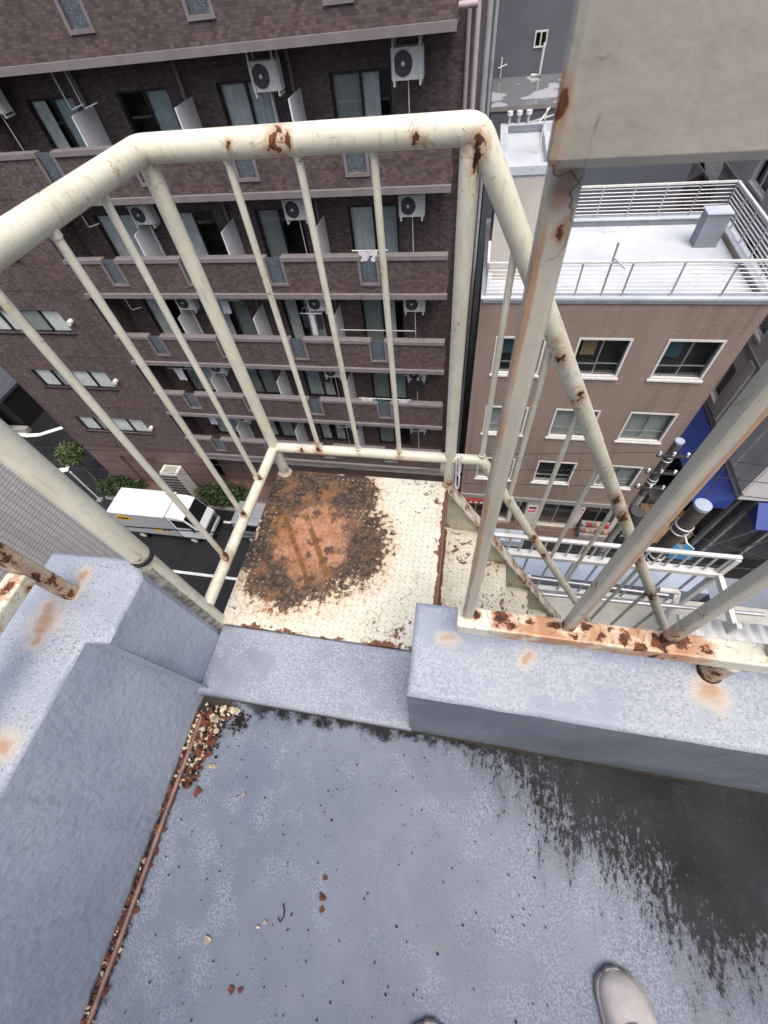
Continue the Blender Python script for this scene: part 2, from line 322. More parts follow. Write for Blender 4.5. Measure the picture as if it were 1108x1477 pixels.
# ------------------------------------------------------------------ mesh kit
class MB:
    def __init__(s): s.v = []; s.f = []; s.sm = []
    def box(s, x0, x1, y0, y1, z0, z1):
        b = len(s.v)
        for z in (z0, z1):
            for (x, y) in ((x0, y0), (x1, y0), (x1, y1), (x0, y1)): s.v.append((x, y, z))
        for f in ((3, 2, 1, 0), (4, 5, 6, 7), (0, 1, 5, 4), (1, 2, 6, 5), (2, 3, 7, 6), (3, 0, 4, 7)):
            s.f.append([b + i for i in f]); s.sm.append(False)
        return s
    def frame(s, d):
        d = d.normalized(); u = d.cross(Vector((0, 0, 1)) if abs(d.z) < 0.95 else Vector((0, 1, 0))).normalized()
        return u, d.cross(u).normalized()
    def tube(s, pts, r, n=12, closed=False, caps=True, r1=None):
        P = [Vector(p) for p in pts]; b = len(s.v); m = len(P)
        for i, p in enumerate(P):
            if closed: d = P[(i + 1) % m] - P[i - 1]
            else: d = (P[min(i + 1, m - 1)] - P[max(i - 1, 0)])
            if i == 0 and not closed: u, v = s.frame(d)
            elif i == 0: u, v = s.frame(d)
            else:
                dd = d.normalized(); u = (u - dd * u.dot(dd)).normalized(); v = dd.cross(u)
            rr = r if r1 is None else r + (r1 - r) * i / (m - 1)
            for j in range(n):
                a = 2 * math.pi * j / n; s.v.append(tuple(p + (u * math.cos(a) + v * math.sin(a)) * rr))
        for i in range(m if closed else m - 1):
            for j in range(n):
                k = (j + 1) % n; i2 = (i + 1) % m
                s.f.append([b + i * n + j, b + i * n + k, b + i2 * n + k, b + i2 * n + j]); s.sm.append(True)
        if caps and not closed:
            c = len(s.v); s.v += s.v[b:b + n] + s.v[b + (m - 1) * n:b + m * n]
            s.f.append([c + j for j in range(n)][::-1]); s.sm.append(False)
            s.f.append([c + n + j for j in range(n)]); s.sm.append(False)
        return s
    def poly(s, pts):
        b = len(s.v); s.v += [tuple(p) for p in pts]; s.f.append(list(range(b, b + len(pts)))); s.sm.append(False); return s
    def prism(s, pts, ext):
        """closed solid: polygon pts swept by vector ext"""
        e = Vector(ext); n = len(pts); b = len(s.v)
        s.v += [tuple(p) for p in pts] + [tuple(Vector(p) + e) for p in pts]
        s.f.append([b + i for i in range(n)][::-1]); s.f.append([b + n + i for i in range(n)]); s.sm += [False, False]
        for i in range(n):
            j = (i + 1) % n; s.f.append([b + i, b + j, b + n + j, b + n + i]); s.sm.append(False)
        return s
    def mesh(s, name, mat, bevel=None):
        me = bpy.data.meshes.new(name); me.from_pydata(s.v, [], s.f); me.update()
        me.polygons.foreach_set('use_smooth', s.sm)
        if mat is not None: me.materials.append(M[mat] if isinstance(mat, str) else mat)
        return me
    def build(s, name, mat, parent=None, bevel=0.0):
        o = bpy.data.objects.new(name, s.mesh(name, mat)); COL.objects.link(o)
        if parent is not None:
            o.parent = parent; o.location = -wloc(parent)
        if bevel:
            b = o.modifiers.new('bevel', 'BEVEL'); b.width = bevel; b.segments = 2; b.limit_method = 'ANGLE'; b.angle_limit = rad(35)
        return o
def wloc(o):
    v = Vector((0, 0, 0))
    while o is not None: v += Vector(o.location); o = o.parent
    return v
def inst(name, mesh, parent, pos):
    o = bpy.data.objects.new(name, mesh); COL.objects.link(o)
    if parent is not None: o.parent = parent; o.location = Vector(pos) - wloc(parent)
    else: o.location = pos
    return o
def tag(o, label=None, cat=None, group=None, kind=None):
    if label: o['label'] = label
    if cat: o['category'] = cat
    if group: o['group'] = group
    if kind: o['kind'] = kind
    return o
def thing(name, loc, label, cat, group=None):
    o = bpy.data.objects.new(name, None); COL.objects.link(o); o.location = loc; o.empty_display_size = 0.1
    return tag(o, label, cat, group)
def wall_open(mb, u0, u1, z0, z1, d0, d1, ops, axis='x'):
    us = sorted({u0, u1} | {o[0] for o in ops} | {o[1] for o in ops}); zs = sorted({z0, z1} | {o[2] for o in ops} | {o[3] for o in ops})
    us = [u for u in us if u0 <= u <= u1]; zs = [z for z in zs if z0 <= z <= z1]
    for j in range(len(zs) - 1):
        run = None
        for i in range(len(us) - 1):
            cu, cz = (us[i] + us[i + 1]) / 2, (zs[j] + zs[j + 1]) / 2
            solid = not any(o[0] < cu < o[1] and o[2] < cz < o[3] for o in ops)
            if solid: run = [run[0], us[i + 1]] if run else [us[i], us[i + 1]]
            if run and (not solid or i == len(us) - 2):
                if axis == 'x': mb.box(run[0], run[1], d0, d1, zs[j], zs[j + 1])
                else: mb.box(d0, d1, run[0], run[1], zs[j], zs[j + 1])
                run = None
    return mb

# ------------------------------------------------------------------ the roof terrace we stand on
fl = MB()
nx, ny = 60, 60
for j in range(ny + 1):
    for i in range(nx + 1):
        x = -0.80 + 3.3 * i / nx; y = -2.6 + 2.76 * j / ny
        fl.v.append((x, y, 0.0022 * mnoise.noise(Vector((x * 3, y * 3, 0)))))
for j in range(ny):
    for i in range(nx):
        a = j * (nx + 1) + i; fl.f.append([a, a + 1, a + nx + 2, a + nx + 1]); fl.sm.append(True)
tag(fl.build('roof_terrace_floor', 'floor'), 'worn grey blue coated roof floor with a dark damp stain', kind='structure')

def slab_mesh(pts_top, pts_bot):
    """solid between two polygons; returns side MB and top MB"""
    mb = MB(); n = len(pts_top); mb.v = [tuple(p) for p in pts_top] + [tuple(p) for p in pts_bot]
    for i in range(n):
        j = (i + 1) % n; mb.f.append([i, n + i, n + j, j]); mb.sm.append(False)
    mb.f.append([n + i for i in range(n)][::-1]); mb.sm.append(False)
    return mb
def rounded_top(poly, z, inset=0.012):
    """a slightly domed top sheet whose rim rolls over the edge"""
    n = len(poly); c = Vector((sum(p[0] for p in poly) / n, sum(p[1] for p in poly) / n))
    mb = MB(); rings = ((0.0, z - 0.010), (inset * 0.3, z - 0.003), (inset, z))
    for (ins, zz) in rings:
        for i in range(n):
            p = Vector(poly[i]); a = (Vector(poly[i]) - Vector(poly[i - 1])).normalized(); b = (Vector(poly[(i + 1) % n]) - p).normalized()
            na, nb = Vector((-a.y, a.x)), Vector((-b.y, b.x)); k = 1 + na.dot(nb)
            q = p + (na + nb) / max(k, 0.3) * ins
            mb.v.append((q.x, q.y, zz))
    for r in range(2):
        for i in range(n):
            j = (i + 1) % n; mb.f.append([r * n + i, r * n + j, (r + 1) * n + j, (r + 1) * n + i]); mb.sm.append(True)
    mb.f.append([2 * n + i for i in range(n)]); mb.sm.append(False)
    return mb
def uneven(top, bot, step=.035, amp=.0022):
    T_, B_ = [], []; n = len(top)
    for i in range(n):
        a, b, c, d = Vector(top[i]), Vector(top[(i + 1) % n]), Vector(bot[i]), Vector(bot[(i + 1) % n]); m = max(1, min(40, int((b - a).length / step)))
        for j in range(m):
            t = j / m; p = a.lerp(b, t); q = c.lerp(d, t); e = amp if 0 < j else 0
            o_ = Vector((mnoise.noise(Vector((p.x * 17, p.y * 17, 1))), mnoise.noise(Vector((p.x * 17, p.y * 17, 9))))) * e
            T_.append(tuple(p + o_)); B_.append(tuple(q + o_ * .4))
    return T_, B_
def parapet(name, label, top, bot, z, side='pside'):
    top, bot = uneven(top, bot)
    o = thing(name, (top[0][0], top[0][1], 0), label, 'parapet')
    s = slab_mesh([(x, y, z - 0.010) for x, y in top], [(x, y, -0.6) for x, y in bot])
    s.build('wall', side, o)
    rounded_top(top, z).build('coping', 'ptop', o)
    return o
# left parapet: inner face leans back, jamb of the opening stands proud of it (counter-clockwise outlines)
def side_poly(xin): return [(xin, -2.6), (xin, .150), (-.722, .156), (-.722, .312), (-.758, .360), (-1.0, .352), (-1.0, -2.6)]
parapet('parapet_wall', 'pale blue grey parapet on the left with rust stains on its top', side_poly(-.779), [(-.639, -2.6), (-.639, .150), (-.722, .150), (-.722, .312), (-.758, .360), (-1.0, .352), (-1.0, -2.6)], .49)
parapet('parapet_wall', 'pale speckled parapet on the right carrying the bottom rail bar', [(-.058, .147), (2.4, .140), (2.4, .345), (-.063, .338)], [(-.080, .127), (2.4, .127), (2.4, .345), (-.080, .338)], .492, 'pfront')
fs = MB().prism([(-.757, .312, .488), (-.757, .312, .05), (-.724, .340, .05), (-.724, .340, .47)], (0.0, .03, 0))
fs.build('flashing', 'flash', bpy.data.objects['parapet_wall'])
sill = thing('threshold_step', (-.4, .14, 0), 'low grey blue threshold step in the opening below the rusty platform', 'step')
s = slab_mesh([(-.724, .136, .036), (-.064, .136, .036), (-.064, .351, .036), (-.724, .351, .036)], [(-.724, .134, -.3), (-.064, .134, -.3), (-.064, .351, -.3), (-.724, .351, -.3)])
s.build('riser', 'pside', sill); rounded_top([(-.724, .136), (-.064, .136), (-.064, .351), (-.724, .351)], .046, .010).build('tread', 'sill', sill)

# ------------------------------------------------------------------ fire escape: platform, guard rail, stair
fe = thing('fire_escape', (-.36, .68, .05), 'cream painted steel fire escape with rusty chequer plate platform and steep stair', 'fire escape')
dk = MB(); dk.box(-.732, -.030, .352, 1.012, .036, .050)
plate = dk.build('deck_plate', 'deck', fe, bevel=.002); plate['label'] = 'chequer plate with a big brown and orange rust patch'
def lozenges(x0, x1, y0, y1, z, pitch=.0205):
    mb = MB(); i = 0; y = y0 + pitch * .6
    while y < y1 - pitch * .4:
        x = x0 + pitch * .6; j = 0
        while x < x1 - pitch * .4:
            a = rad(45 if (i + j) % 2 else -45); c, s_ = math.cos(a), math.sin(a)
            L, W, hh = .0094, .0027, .0034
            b = len(mb.v)
            for (u, v, h) in ((-L, 0, 0), (0, -W, 0), (L, 0, 0), (0, W, 0), (-L * .55, 0, hh), (L * .55, 0, hh)):
                mb.v.append((x + u * c - v * s_, y + u * s_ + v * c, z + h))
            for f in ((0, 1, 4), (1, 5, 4), (1, 2, 5), (2, 3, 5), (3, 4, 5), (3, 0, 4)): mb.f.append([b + q for q in f]); mb.sm.append(False)
            x += pitch; j += 1
        y += pitch; i += 1
    return mb
tag(lozenges(-.728, -.034, .356, 1.008, .0501).build('raised_pattern', 'deck', plate), kind='stuff')
MB().box(-.732, -.030, .358, 1.006, -.03, .0355).build('edge_frame', 'cream', fe)
PZ = 1.10
def post(x, y, z0, z1, r, nm='post'):
    return MB().tube([(x, y, z0), (x, y, (z0 + z1) / 2), (x, y, z1)], r, 20).build(nm, 'cream', fe)
post(-.742, .362, .51, PZ, .026); post(-.742, .362, .0, .51, .0225)
MB().tube([(-.742, .362, .492), (-.742, .362, .502)], .0275, 20).build('collar', 'black', fe)
post(-.70, 1.0, .05, PZ, .0195); post(-.029, 1.0, .05, PZ, .0195)
for (x, y) in ((-.70, 1.0), (-.029, 1.0)): MB().tube([(x, y, .050), (x, y, .056), (x, y, .064)], .027, 16, r1=.0205).build('weld_collar', 'cream', fe)
def miter(name, pts, r, mat='cream', par=None, n=24):
    """tube with short rounded elbows at the corners"""
    out = []
    for i, p in enumerate(pts):
        p = Vector(p)
        if 0 < i < len(pts) - 1:
            a = (Vector(pts[i - 1]) - p).normalized(); b = (Vector(pts[i + 1]) - p).normalized(); e = r * 0.75
            for t in (0, .25, .5, .75, 1): out.append(p + a * e * (1 - t) ** 2 + b * e * t ** 2)
        else: out.append(p)
    return MB().tube(out, r, n).build(name, mat, par if par else fe)
miter('top_rail', [(-.745, .30, PZ), (-.70, 1.0, PZ), (-.017, 1.0, PZ), (.42, 1.0, PZ - .437 * 1.772)], .0250)
miter('top_rail', [(.421, 1.0, PZ - .438 * 1.772), (1.72, 1.0, PZ - 1.737 * 1.772)], .0235)
miter('bottom_rail', [(-.728, .372, .165), (-.70, 1.0, .203), (.082, 1.0, .205), (1.62, 1.0, .205 - 1.538 * 1.80)], .0185, n=16)
def baluster(x, y, z0, z1):
    mb = MB().tube([(x, y, z0), (x, y, z1)], .0084, 10)
    for (a, b) in ((z0 + .012, z0 + .026), (z1 - .030, z1 - .016)): mb.tube([(x, y, a), (x, y, (a + b) / 2), (x, y, b)], .0118 if a < z1 - .1 else .0105, 8)
    return mb.build('baluster', 'cream', fe)
for y in (.372 + .147, .683, .839): baluster(-.711, y, .195, PZ)
for x in (-.517, -.365, -.212): baluster(x, 1.0, .203, PZ)
for i in range(10):
    x = .08 + .128 * i
    baluster(x, 1.0, .205 - (x - .082) * 1.80, PZ - (x + .017) * 1.772)
# stringers: channel plates
def edge_rust(k, n_hi, n_mid):
    x, y, z = k.sep()
    e = k.m_('ABSOLUTE', k.m_('SUBTRACT', z, k.m_('SUBTRACT', 0.045, k.m_('MULTIPLY', k.m_('ADD', x, .028), 1.745))))
    near = k.ss(e, .075, .015)
    return k.m_('MULTIPLY', near, k.ss(n_mid, .42, .58)), k.m_('MULTIPLY', k.ss(e, .05, .01), k.ss(k.m_('ADD', k.m_('MULTIPLY', n_mid, .5), k.m_('MULTIPLY', n_hi, .5)), .54, .57))
M['stringer'] = painted_steel('cream_stringer_paint', CREAM, CREAMD, [], wash=edge_rust)
for (y0, y1) in ((.985, .997), (.372, .384)):
    pr = MB().prism([(-.028, y0, .062), (-.028, y0, -.20), (1.62, y0, -3.08), (1.70, y0, -2.95)], (0, y1 - y0, 0))
    pr.prism([(-.028, y0 - .03, .065), (-.028, y0 - .03, .055), (1.69, y0 - .03, -2.95), (1.70, y0 - .03, -2.94)], (0, .06, 0))
    pr.build('stringer', 'stringer', fe)
tp = MB().box(-.115, .115, -.297, .297, -.006, 0).mesh('tread', 'deck')
nz = MB().box(.1155, .1225, -.297, .297, -.045, .0025).mesh('nosing', 'cream')
M['rustedge'] = painted_steel('rusty_cream_edge', CREAM, CREAMD, [], chips=0.07); nz.materials[0] = M['rustedge']
lz = lozenges(-.113, .113, -.295, .295, .0001).mesh('raised_pattern', 'deck')
for k in range(1, 11):
    t = inst('tread', tp, fe, (.11 + .152 * (k - 1) - .115, .684, .022 - .267 * k))
    inst('nosing', nz, t, (.11 + .152 * (k - 1) - .115, .684, .022 - .267 * k))
    tag(inst('raised_pattern', lz, t, (.11 + .152 * (k - 1) - .115, .684, .022 - .267 * k)), kind='stuff')
# bottom landing of the flight
MB().box(1.55, 2.5, .36, 1.05, -3.0, -2.95).build('landing', 'cream', fe)
# white plastic chain links looped on the bottom rail beside the stair post
ch = thing('plastic_chain', (.0, .985, .2), 'two white plastic chain links hooked on the bottom rail beside the stair post', 'chain')
def link(cx, cy, cz, hw, hh, r, tilt):
    pts = []
    for i in range(20):
        a = 2 * math.pi * i / 20; px = hw * math.cos(a); pz = (hh - hw) * (1 if math.sin(a) >= 0 else -1) + hw * math.sin(a)
        pts.append((cx + px * math.cos(tilt), cy + px * math.sin(tilt), cz + pz))
    return MB().tube(pts, r, 8, closed=True)
link(.003, .985, .185, .010, .047, .0035, rad(35)).build('link', 'white', ch)
link(.003, .978, .105, .010, .042, .0035, rad(-50)).build('link', 'white', ch)
link(.006, .982, .19, .010, .05, .0035, rad(80)).build('link', 'white', ch)

# ------------------------------------------------------------------ right-hand railing with a panel
rr = thing('parapet_railing', (.4, .275, .49), 'cream rail bar, square posts and beige panel mounted on the right parapet', 'railing')
MB().box(.023, 2.4, .257, .297, .562, .600).build('bottom_bar', 'bar', rr, bevel=.004)
for i, x in enumerate((.042, .2145, .3735, .532, .691, .850, 1.009, 1.168)):
    h = .0092 if i == 0 else .0095
    MB().box(x - h, x + h, .281 - h, .281 + h, .6005, 1.95).build('post', 'rail', rr, bevel=.0045)
MB().box(.0285, 2.3, .255, .2652, 1.268, 1.93).build('panel', 'panel', rr, bevel=.005)
for x in (.492, 1.45):
    MB().tube([(x, .270, .480), (x, .272, .5615)], .019, 16).build('foot', 'rail', rr)
    MB().tube([(x, .270, .488), (x, .270, .4945)], .0215, 16).build('foot_collar', 'black', rr)
lr = thing('parapet_railing', (-.88, .25, .49), 'rust streaked stub of railing standing on the left parapet', 'railing')
MB().box(-.895, -.862, .236, .268, .486, 1.25).build('post', 'rail', lr, bevel=.004)
MB().box(-.905, -.858, -1.6, .2355, .60, .632).build('bottom_bar', 'bar', lr, bevel=.004)

# ------------------------------------------------------------------ things on the terrace floor
cp = [(-.697 + .0008 * math.sin(i * .5), .078 - .028 * i, .011) for i in range(40)]
tag(MB().tube(cp, .0065, 10).build('drain_cable', 'copper'), 'thin brown pipe lying along the foot of the left wall', 'pipe')
def ring(nm, x, y, lab):
    pts = [(x + .0085 * math.cos(a * .314), y + .0085 * math.sin(a * .314), .012) for a in range(20)]
    tag(MB().tube(pts, .0042, 8, closed=True).build(nm, 'black'), lab, 'washer', 'rubber washers in the corner litter')
ring('rubber_washer', -.687, .098, 'black rubber washer in the litter nearest the wall corner')
ring('rubber_washer', -.628, .064, 'black rubber washer beside the clump of grit')
def chip(x, y, z, r, n=6):
    a0 = random.random() * 6.28; tilt = Vector((random.uniform(-.4, .4), random.uniform(-.4, .4), 1)).normalized(); pts = []
    for i in range(n):
        a = a0 + 6.283 * i / n; q = r * random.uniform(.42, 1.2); dx, dy = q * math.cos(a), q * math.sin(a) * .8
        pts.append(Vector((x + dx, y + dy, z + .004 + max(-.003, min(.006, -(tilt.x * dx + tilt.y * dy))))))
    return pts
def chips(n, fn, r0, r1):
    mb = MB()
    for _ in range(n):
        x, y, z = fn(); mb.prism(chip(x, y, z, random.uniform(r0, r1), random.choice((4, 5, 6))), (0, 0, .0012))
    return mb
def corner():
    t = random.random() ** 1.25; y = .112 - .21 * t; return (-.655 + random.gauss(0, .028 * (1.25 - t)) - .012 * t, y, random.random() * .010)
def alongwall(): y = .1 - 1.0 * random.random(); return (max(-.715, -.706 + random.gauss(0, .009)), y, random.random() * .006)
def floorwide(): return (random.uniform(-.66, .3), random.uniform(-.6, .08), .0005)
tag(chips(75, corner, .004, .015).build('paint_flakes', 'chip'), 'cream paint flakes heaped in the corner by the brown pipe', 'flakes', kind='stuff')
tag(chips(80, corner, .004, .018).build('rust_flakes', 'rust'), 'red brown rust flakes heaped in the corner by the brown pipe', 'flakes', kind='stuff')
tag(chips(260, alongwall, .003, .012).build('rust_flakes', 'rust'), 'red brown flakes scattered between the brown pipe and wall', 'flakes', kind='stuff')
tag(chips(130, alongwall, .002, .009).build('paint_flakes', 'chip'), 'cream flakes scattered between the brown pipe and wall', 'flakes', kind='stuff')
gr = chips(240, floorwide, .0012, .0034)
tag(gr.build('grit', 'soil'), 'dark grit specks scattered over the floor', 'grit', kind='stuff')
gs = MB()
for _ in range(520):
    x, y, z = corner() if random.random() < .5 else (random.gauss(-.575, .014), random.gauss(.082, .014), random.random() * .012) if random.random() < .35 else alongwall()
    gs.prism(chip(x, y, z * .6, random.uniform(.002, .006), 5), (0, 0, .004))
tag(gs.build('grit', 'soil'), 'black wet grit gathered in the corner and along the wall foot', 'grit', kind='stuff')
for (x, y, r, mt, lab) in ((-.487, -.376, .010, 'chip', 'lone cream paint chip on the floor left of the pair of rust flakes'), (-.397, -.443, .0095, 'rust', 'rounded rust flake near the lower left of the floor'), (-.378, -.440, .009, 'rust', 'second rust flake touching the rounded one'),
        (-.234, -.216, .0085, 'rust', 'topmost of three rust flakes in a row on the open floor'), (-.232, -.252, .010, 'rust', 'middle one of three rust flakes in a row on the open floor'), (-.227, -.274, .0085, 'rust', 'lowest of three rust flakes in a row on the open floor'),
        (-.357, -.322, .0085, 'chip', 'larger pale paint chip beside the small bent wire'), (-.372, -.333, .0055, 'chip', 'small pale paint chip below the larger one near the wire'), (-.634, -.105, .016, 'rust', 'dark red rust flake on the floor beside the brown pipe'),
        (-.50, -.09, .007, 'chip', 'small tan chip on the floor right of the brown pipe')):
    tag(MB().prism(chip(x, y, 0, r, 7), (0, 0, .0014)).build('rust_flake' if mt == 'rust' else 'paint_chip', mt), lab, 'flake')
tag(MB().tube([(-.325, -.282, .004), (-.318, -.292, .005), (-.316, -.305, .005), (-.322, -.315, .004), (-.33, -.308, .004)], .0015, 6).build('bent_wire', 'black'), 'short bent black wire on the floor beside pale chips', 'wire')

# shoes of the person taking the picture
def shoe(tx, ty, ang, lab, mir):
    o = thing('shoe', (tx, ty, 0), lab, 'shoe', 'shoes on the terrace floor')
    ca, sa = math.cos(ang), math.sin(ang)
    def W(u, v, z): return (tx + u * ca - v * sa, ty + u * sa + v * ca, z)   # v runs from toe (0) back to heel (-)
    prof = [(0, .006), (.0015, .014), (.005, .0245), (.014, .0365), (.036, .0465), (.075, .050), (.11, .048), (.15, .041), (.19, .036), (.23, .035), (.255, .028), (.262, .012)]
    hts = [.020, .025, .033, .045, .057, .070, .082, .092, .094, .092, .090, .088]
    def loft(nm, mt, z0f, top_f, grow=0.0, rows=9, par=o):
        mb = MB(); n = 2 * rows + 1
        for (s_, hw), h in zip(prof, hts):
            off = mir * .010 * math.sin(min(1, s_ / .2) * math.pi)
            for j in range(n):
                a = math.pi * j / (n - 1); cx = math.cos(a); sz = math.sin(a)
                zz = z0f + (top_f(s_, h) - z0f) * sz ** .75
                mb.v.append(W(off + (hw + grow) * (abs(cx) ** .7) * (1 if cx >= 0 else -1), -s_ + (grow if s_ == 0 else 0), zz))
        for i in range(len(prof) - 1):
            for j in range(n - 1):
                mb.f.append([i * n + j, i * n + j + 1, (i + 1) * n + j + 1, (i + 1) * n + j]); mb.sm.append(True)
        for i in (0, len(prof) - 1):
            mb.f.append([i * n + j for j in range(n)]); mb.sm.append(True)
        mb.v[0:n] = [tuple(Vector(p) * .6 + Vector(W(0, .0, z0f + .01)) * .4) for p in mb.v[0:n]]
        ob_ = mb.build(nm, mt, par); sb_ = ob_.modifiers.new('subd', 'SUBSURF'); sb_.levels = 1; sb_.render_levels = 2; return ob_
    up = loft('upper', 'suede', .018, lambda s_, h: h)
    loft('mudguard', 'suede_d', .016, lambda s_, h: min(h * .93, .030 + .018 * min(1, s_ / .2)), .0014)
    for (sg, n0) in ((1, 0), (-1, 0)):
        pts = []
        for (s_, hw), h in zip(prof[2:9], hts[2:9]):
            off = mir * .010 * math.sin(min(1, s_ / .2) * math.pi); pts.append(W(off + sg * hw * .80, -s_ - .004, min(h * .93, .030 + .018 * min(1, s_ / .2)) + .0005 + h * .05))
        MB().tube(pts, .0011, 5).build('stitch_line', 'lining', o)
    # sole
    sm = MB(); pl = [W(mir * .010 * math.sin(min(1, s_ / .2) * math.pi) + hw + .004, -s_ + (.004 if s_ == 0 else 0), 0) for s_, hw in prof] + [W(mir * .010 * math.sin(min(1, s_ / .2) * math.pi) - hw - .004, -s_ + (.004 if s_ == 0 else 0), 0) for s_, hw in prof[::-1]]
    sm.prism([(p[0], p[1], .0015) for p in pl], (0, 0, .020)).build('sole', 'sole', o, bevel=.004)
    # tongue and collar opening
    tg = MB(); n = 9
    for i, s_ in enumerate((.062, .085, .11, .135, .155)):
        for j in range(n):
            a = (j / (n - 1) - .5) * 2; hz = (.066, .078, .092, .108, .120)[i]
            tg.v.append(W(a * (.018 + .004 * i), -s_, hz + .005 - .012 * a * a))
    for i in range(4):
        for j in range(n - 1): tg.f.append([i * n + j, i * n + j + 1, (i + 1) * n + j + 1, (i + 1) * n + j]); tg.sm.append(True)
    tg.build('tongue', 'suede', o)
    for i in range(4):
        s_ = .075 + .02 * i; MB().tube([W(-.026, -s_, .062 + .28 * (s_ - .06) + .012), W(0, -s_ - .002, .077 + .55 * (s_ - .06)), W(.026, -s_, .062 + .28 * (s_ - .06) + .012)], .0028, 6).build('lace', 'suede', o)
    cr = [W(.031 * math.cos(a * .3142), -.205 + .048 * math.sin(a * .3142), .094 + .006 * math.cos(a * .3142 * 2)) for a in range(20)]
    MB().tube(cr, .007, 8, closed=True).build('collar', 'suede_d', o)
    MB().prism([W(.030 * math.cos(a * .3142), -.205 + .046 * math.sin(a * .3142), .093) for a in range(20)], (0, 0, .002)).build('lining', 'lining', o)
shoe(.420, -.251, rad(14), 'pale beige suede shoe with the toe towards the dark damp stain', 1)
shoe(.048, -.402, rad(4), 'dark edged toe tip of the other pale shoe at the bottom edge', -1)
# CITY
# added unseen block behind the viewer, keeps sky light off the terrace
sh = thing('unseen_sky_blocker', (.6, -1.9, 0), 'added grey blue wall block behind the viewer, shading the terrace from the sky', 'building')
MB().box(-1.0, 2.6, -4.5, -1.75, -.5, 2.9).build('wall', 'pside', sh)
MB().box(-1.08, 2.68, -4.58, -1.67, 2.902, 3.05).build('roof', 'sill', sh)

# ------------------------------------------------------------------ city materials
def brick(name, c1, c2, cm, bw, rh, ms, axis, var=0.25, rough=0.7, bumpd=0.004, off=0.5):
    k = NT(name); x, y, z = k.sep()
    u = y if axis == 'y' else x
    if axis == 'xy': u = k.m_('ADD', x, y)
    t = k.n('ShaderNodeTexBrick'); t.offset = off
    k.put(t.inputs['Vector'], k.comb(u, z, 0.0)); t.inputs['Scale'].default_value = 1.0
    t.inputs['Brick Width'].default_value = bw; t.inputs['Row Height'].default_value = rh; t.inputs['Mortar Size'].default_value = ms
    t.inputs['Mortar Smooth'].default_value = 0.2
    for nm, c in (('Color1', c1), ('Color2', c2), ('Mortar', cm)): t.inputs[nm].default_value = (*c, 1)
    col = k.mix(k.m_('MULTIPLY', k.ss(k.noise(0.6, 4), 0.35, 0.7), var), t.outputs['Color'], tuple(v * 0.6 for v in c2))
    col = k.mix(k.m_('MULTIPLY', k.ss(k.noise(1.0, 4, .6, vec=k.scaled(2.6, 2.6, .22)), .48, .72), .38), col, tuple(v * .45 for v in c2))
    nm = k.bump(k.m_('SUBTRACT', 1.0, t.outputs['Fac']), 0.5, bumpd)
    return k.fin(col, rough, nm)
M['apt'] = brick('brown_mosaic_tile', (0.148, 0.108, 0.106), (0.070, 0.047, 0.047), (0.058, 0.041, 0.041), .125, .0625, .003, 'xy', var=.2)
M['aptpl'] = plain('smooth_brown_base_tile', (0.155, 0.105, 0.098), 0.5, var=0.15, scale=1.5)
M['mauve'] = plain('mauve_grey_coping', (0.195, 0.172, 0.178), 0.6, var=0.12, scale=3)
M['apts'] = plain('balcony_soffit', (0.34, 0.31, 0.29), 0.8, var=0.2, scale=2)
M['beige'] = brick('fine_beige_brown_tile', (0.245, 0.185, 0.152), (0.205, 0.155, 0.128), (0.33, 0.27, 0.23), .105, .062, .007, 'xy', var=.12)
M['tile'] = brick('pale_grey_wall_tile', (0.66, 0.63, 0.62), (0.58, 0.555, 0.55), (0.07, 0.065, 0.065), .0610, .0360, .0022, 'y', var=.1, off=0.0)
M['concrete'] = plain('pale_concrete_panels', (0.56, 0.54, 0.545), 0.8, var=0.15, scale=0.8)
M['palewall'] = plain('pale_stucco', (0.50, 0.47, 0.43), 0.85, var=0.1, scale=1.0)
M['bluegrey'] = plain('blue_grey_metal_cladding', (0.105, 0.115, 0.14), 0.6, var=0.1, scale=0.6)
def roofmat():
    k = NT('white_roof_waterproofing')
    col = k.mix(k.ss(k.noise(0.5, 5), .3, .7), (0.44, 0.475, 0.53), (0.56, 0.59, 0.64))
    col = k.mix(k.m_('MULTIPLY', k.ss(k.noise(3, 6, .65, dist=.6), .58, .66), .6), col, (0.36, 0.36, 0.36))
    return k.fin(col, 0.4, k.bump(k.noise(8, 4), .2, .01))
M['roofw'] = roofmat()
def puddle():
    k = NT('grey_roof_with_puddles'); p = k.ss(k.noise(.45, 2, vec=k.v_('ADD', k.pos(), (3, 1, 0))), .50, .54)
    return k.fin(k.mix(p, (0.33, 0.34, 0.38), (0.16, 0.165, 0.18)), k.ss(p, 0, 1, .6, .08))
M['roofp'] = puddle()
M['roofd'] = plain('dark_slate_roof', (0.06, 0.06, 0.068), 0.5, var=0.35, scale=3)
M['bluetin'] = plain('pale_blue_tin_roof', (0.30, 0.45, 0.60), 0.5, var=0.1)
M['greyface'] = plain('grey_blue_parapet_paint', (0.19, 0.215, 0.25), 0.6, var=0.15, scale=2)
def asphalt():
    k = NT('damp_dark_asphalt')
    col = k.mix(k.ss(k.noise(.25, 5), .35, .7), (0.011, 0.011, 0.012), (0.021, 0.021, 0.023))
    col = k.mix(k.m_('MULTIPLY', k.ss(k.noise(1.2, 4), .55, .65), .5), col, (0.011, 0.011, 0.012))
    return k.fin(col, k.ss(k.noise(.5, 3), .3, .7, .45, .8), k.bump(k.noise(60, 2), .3, .01), spec=.25)
M['asphalt'] = asphalt()
M['pave'] = brick('red_brown_pavers', (0.17, 0.10, 0.085), (0.10, 0.065, 0.06), (0.05, 0.045, 0.04), .3, .15, .02, 'x')
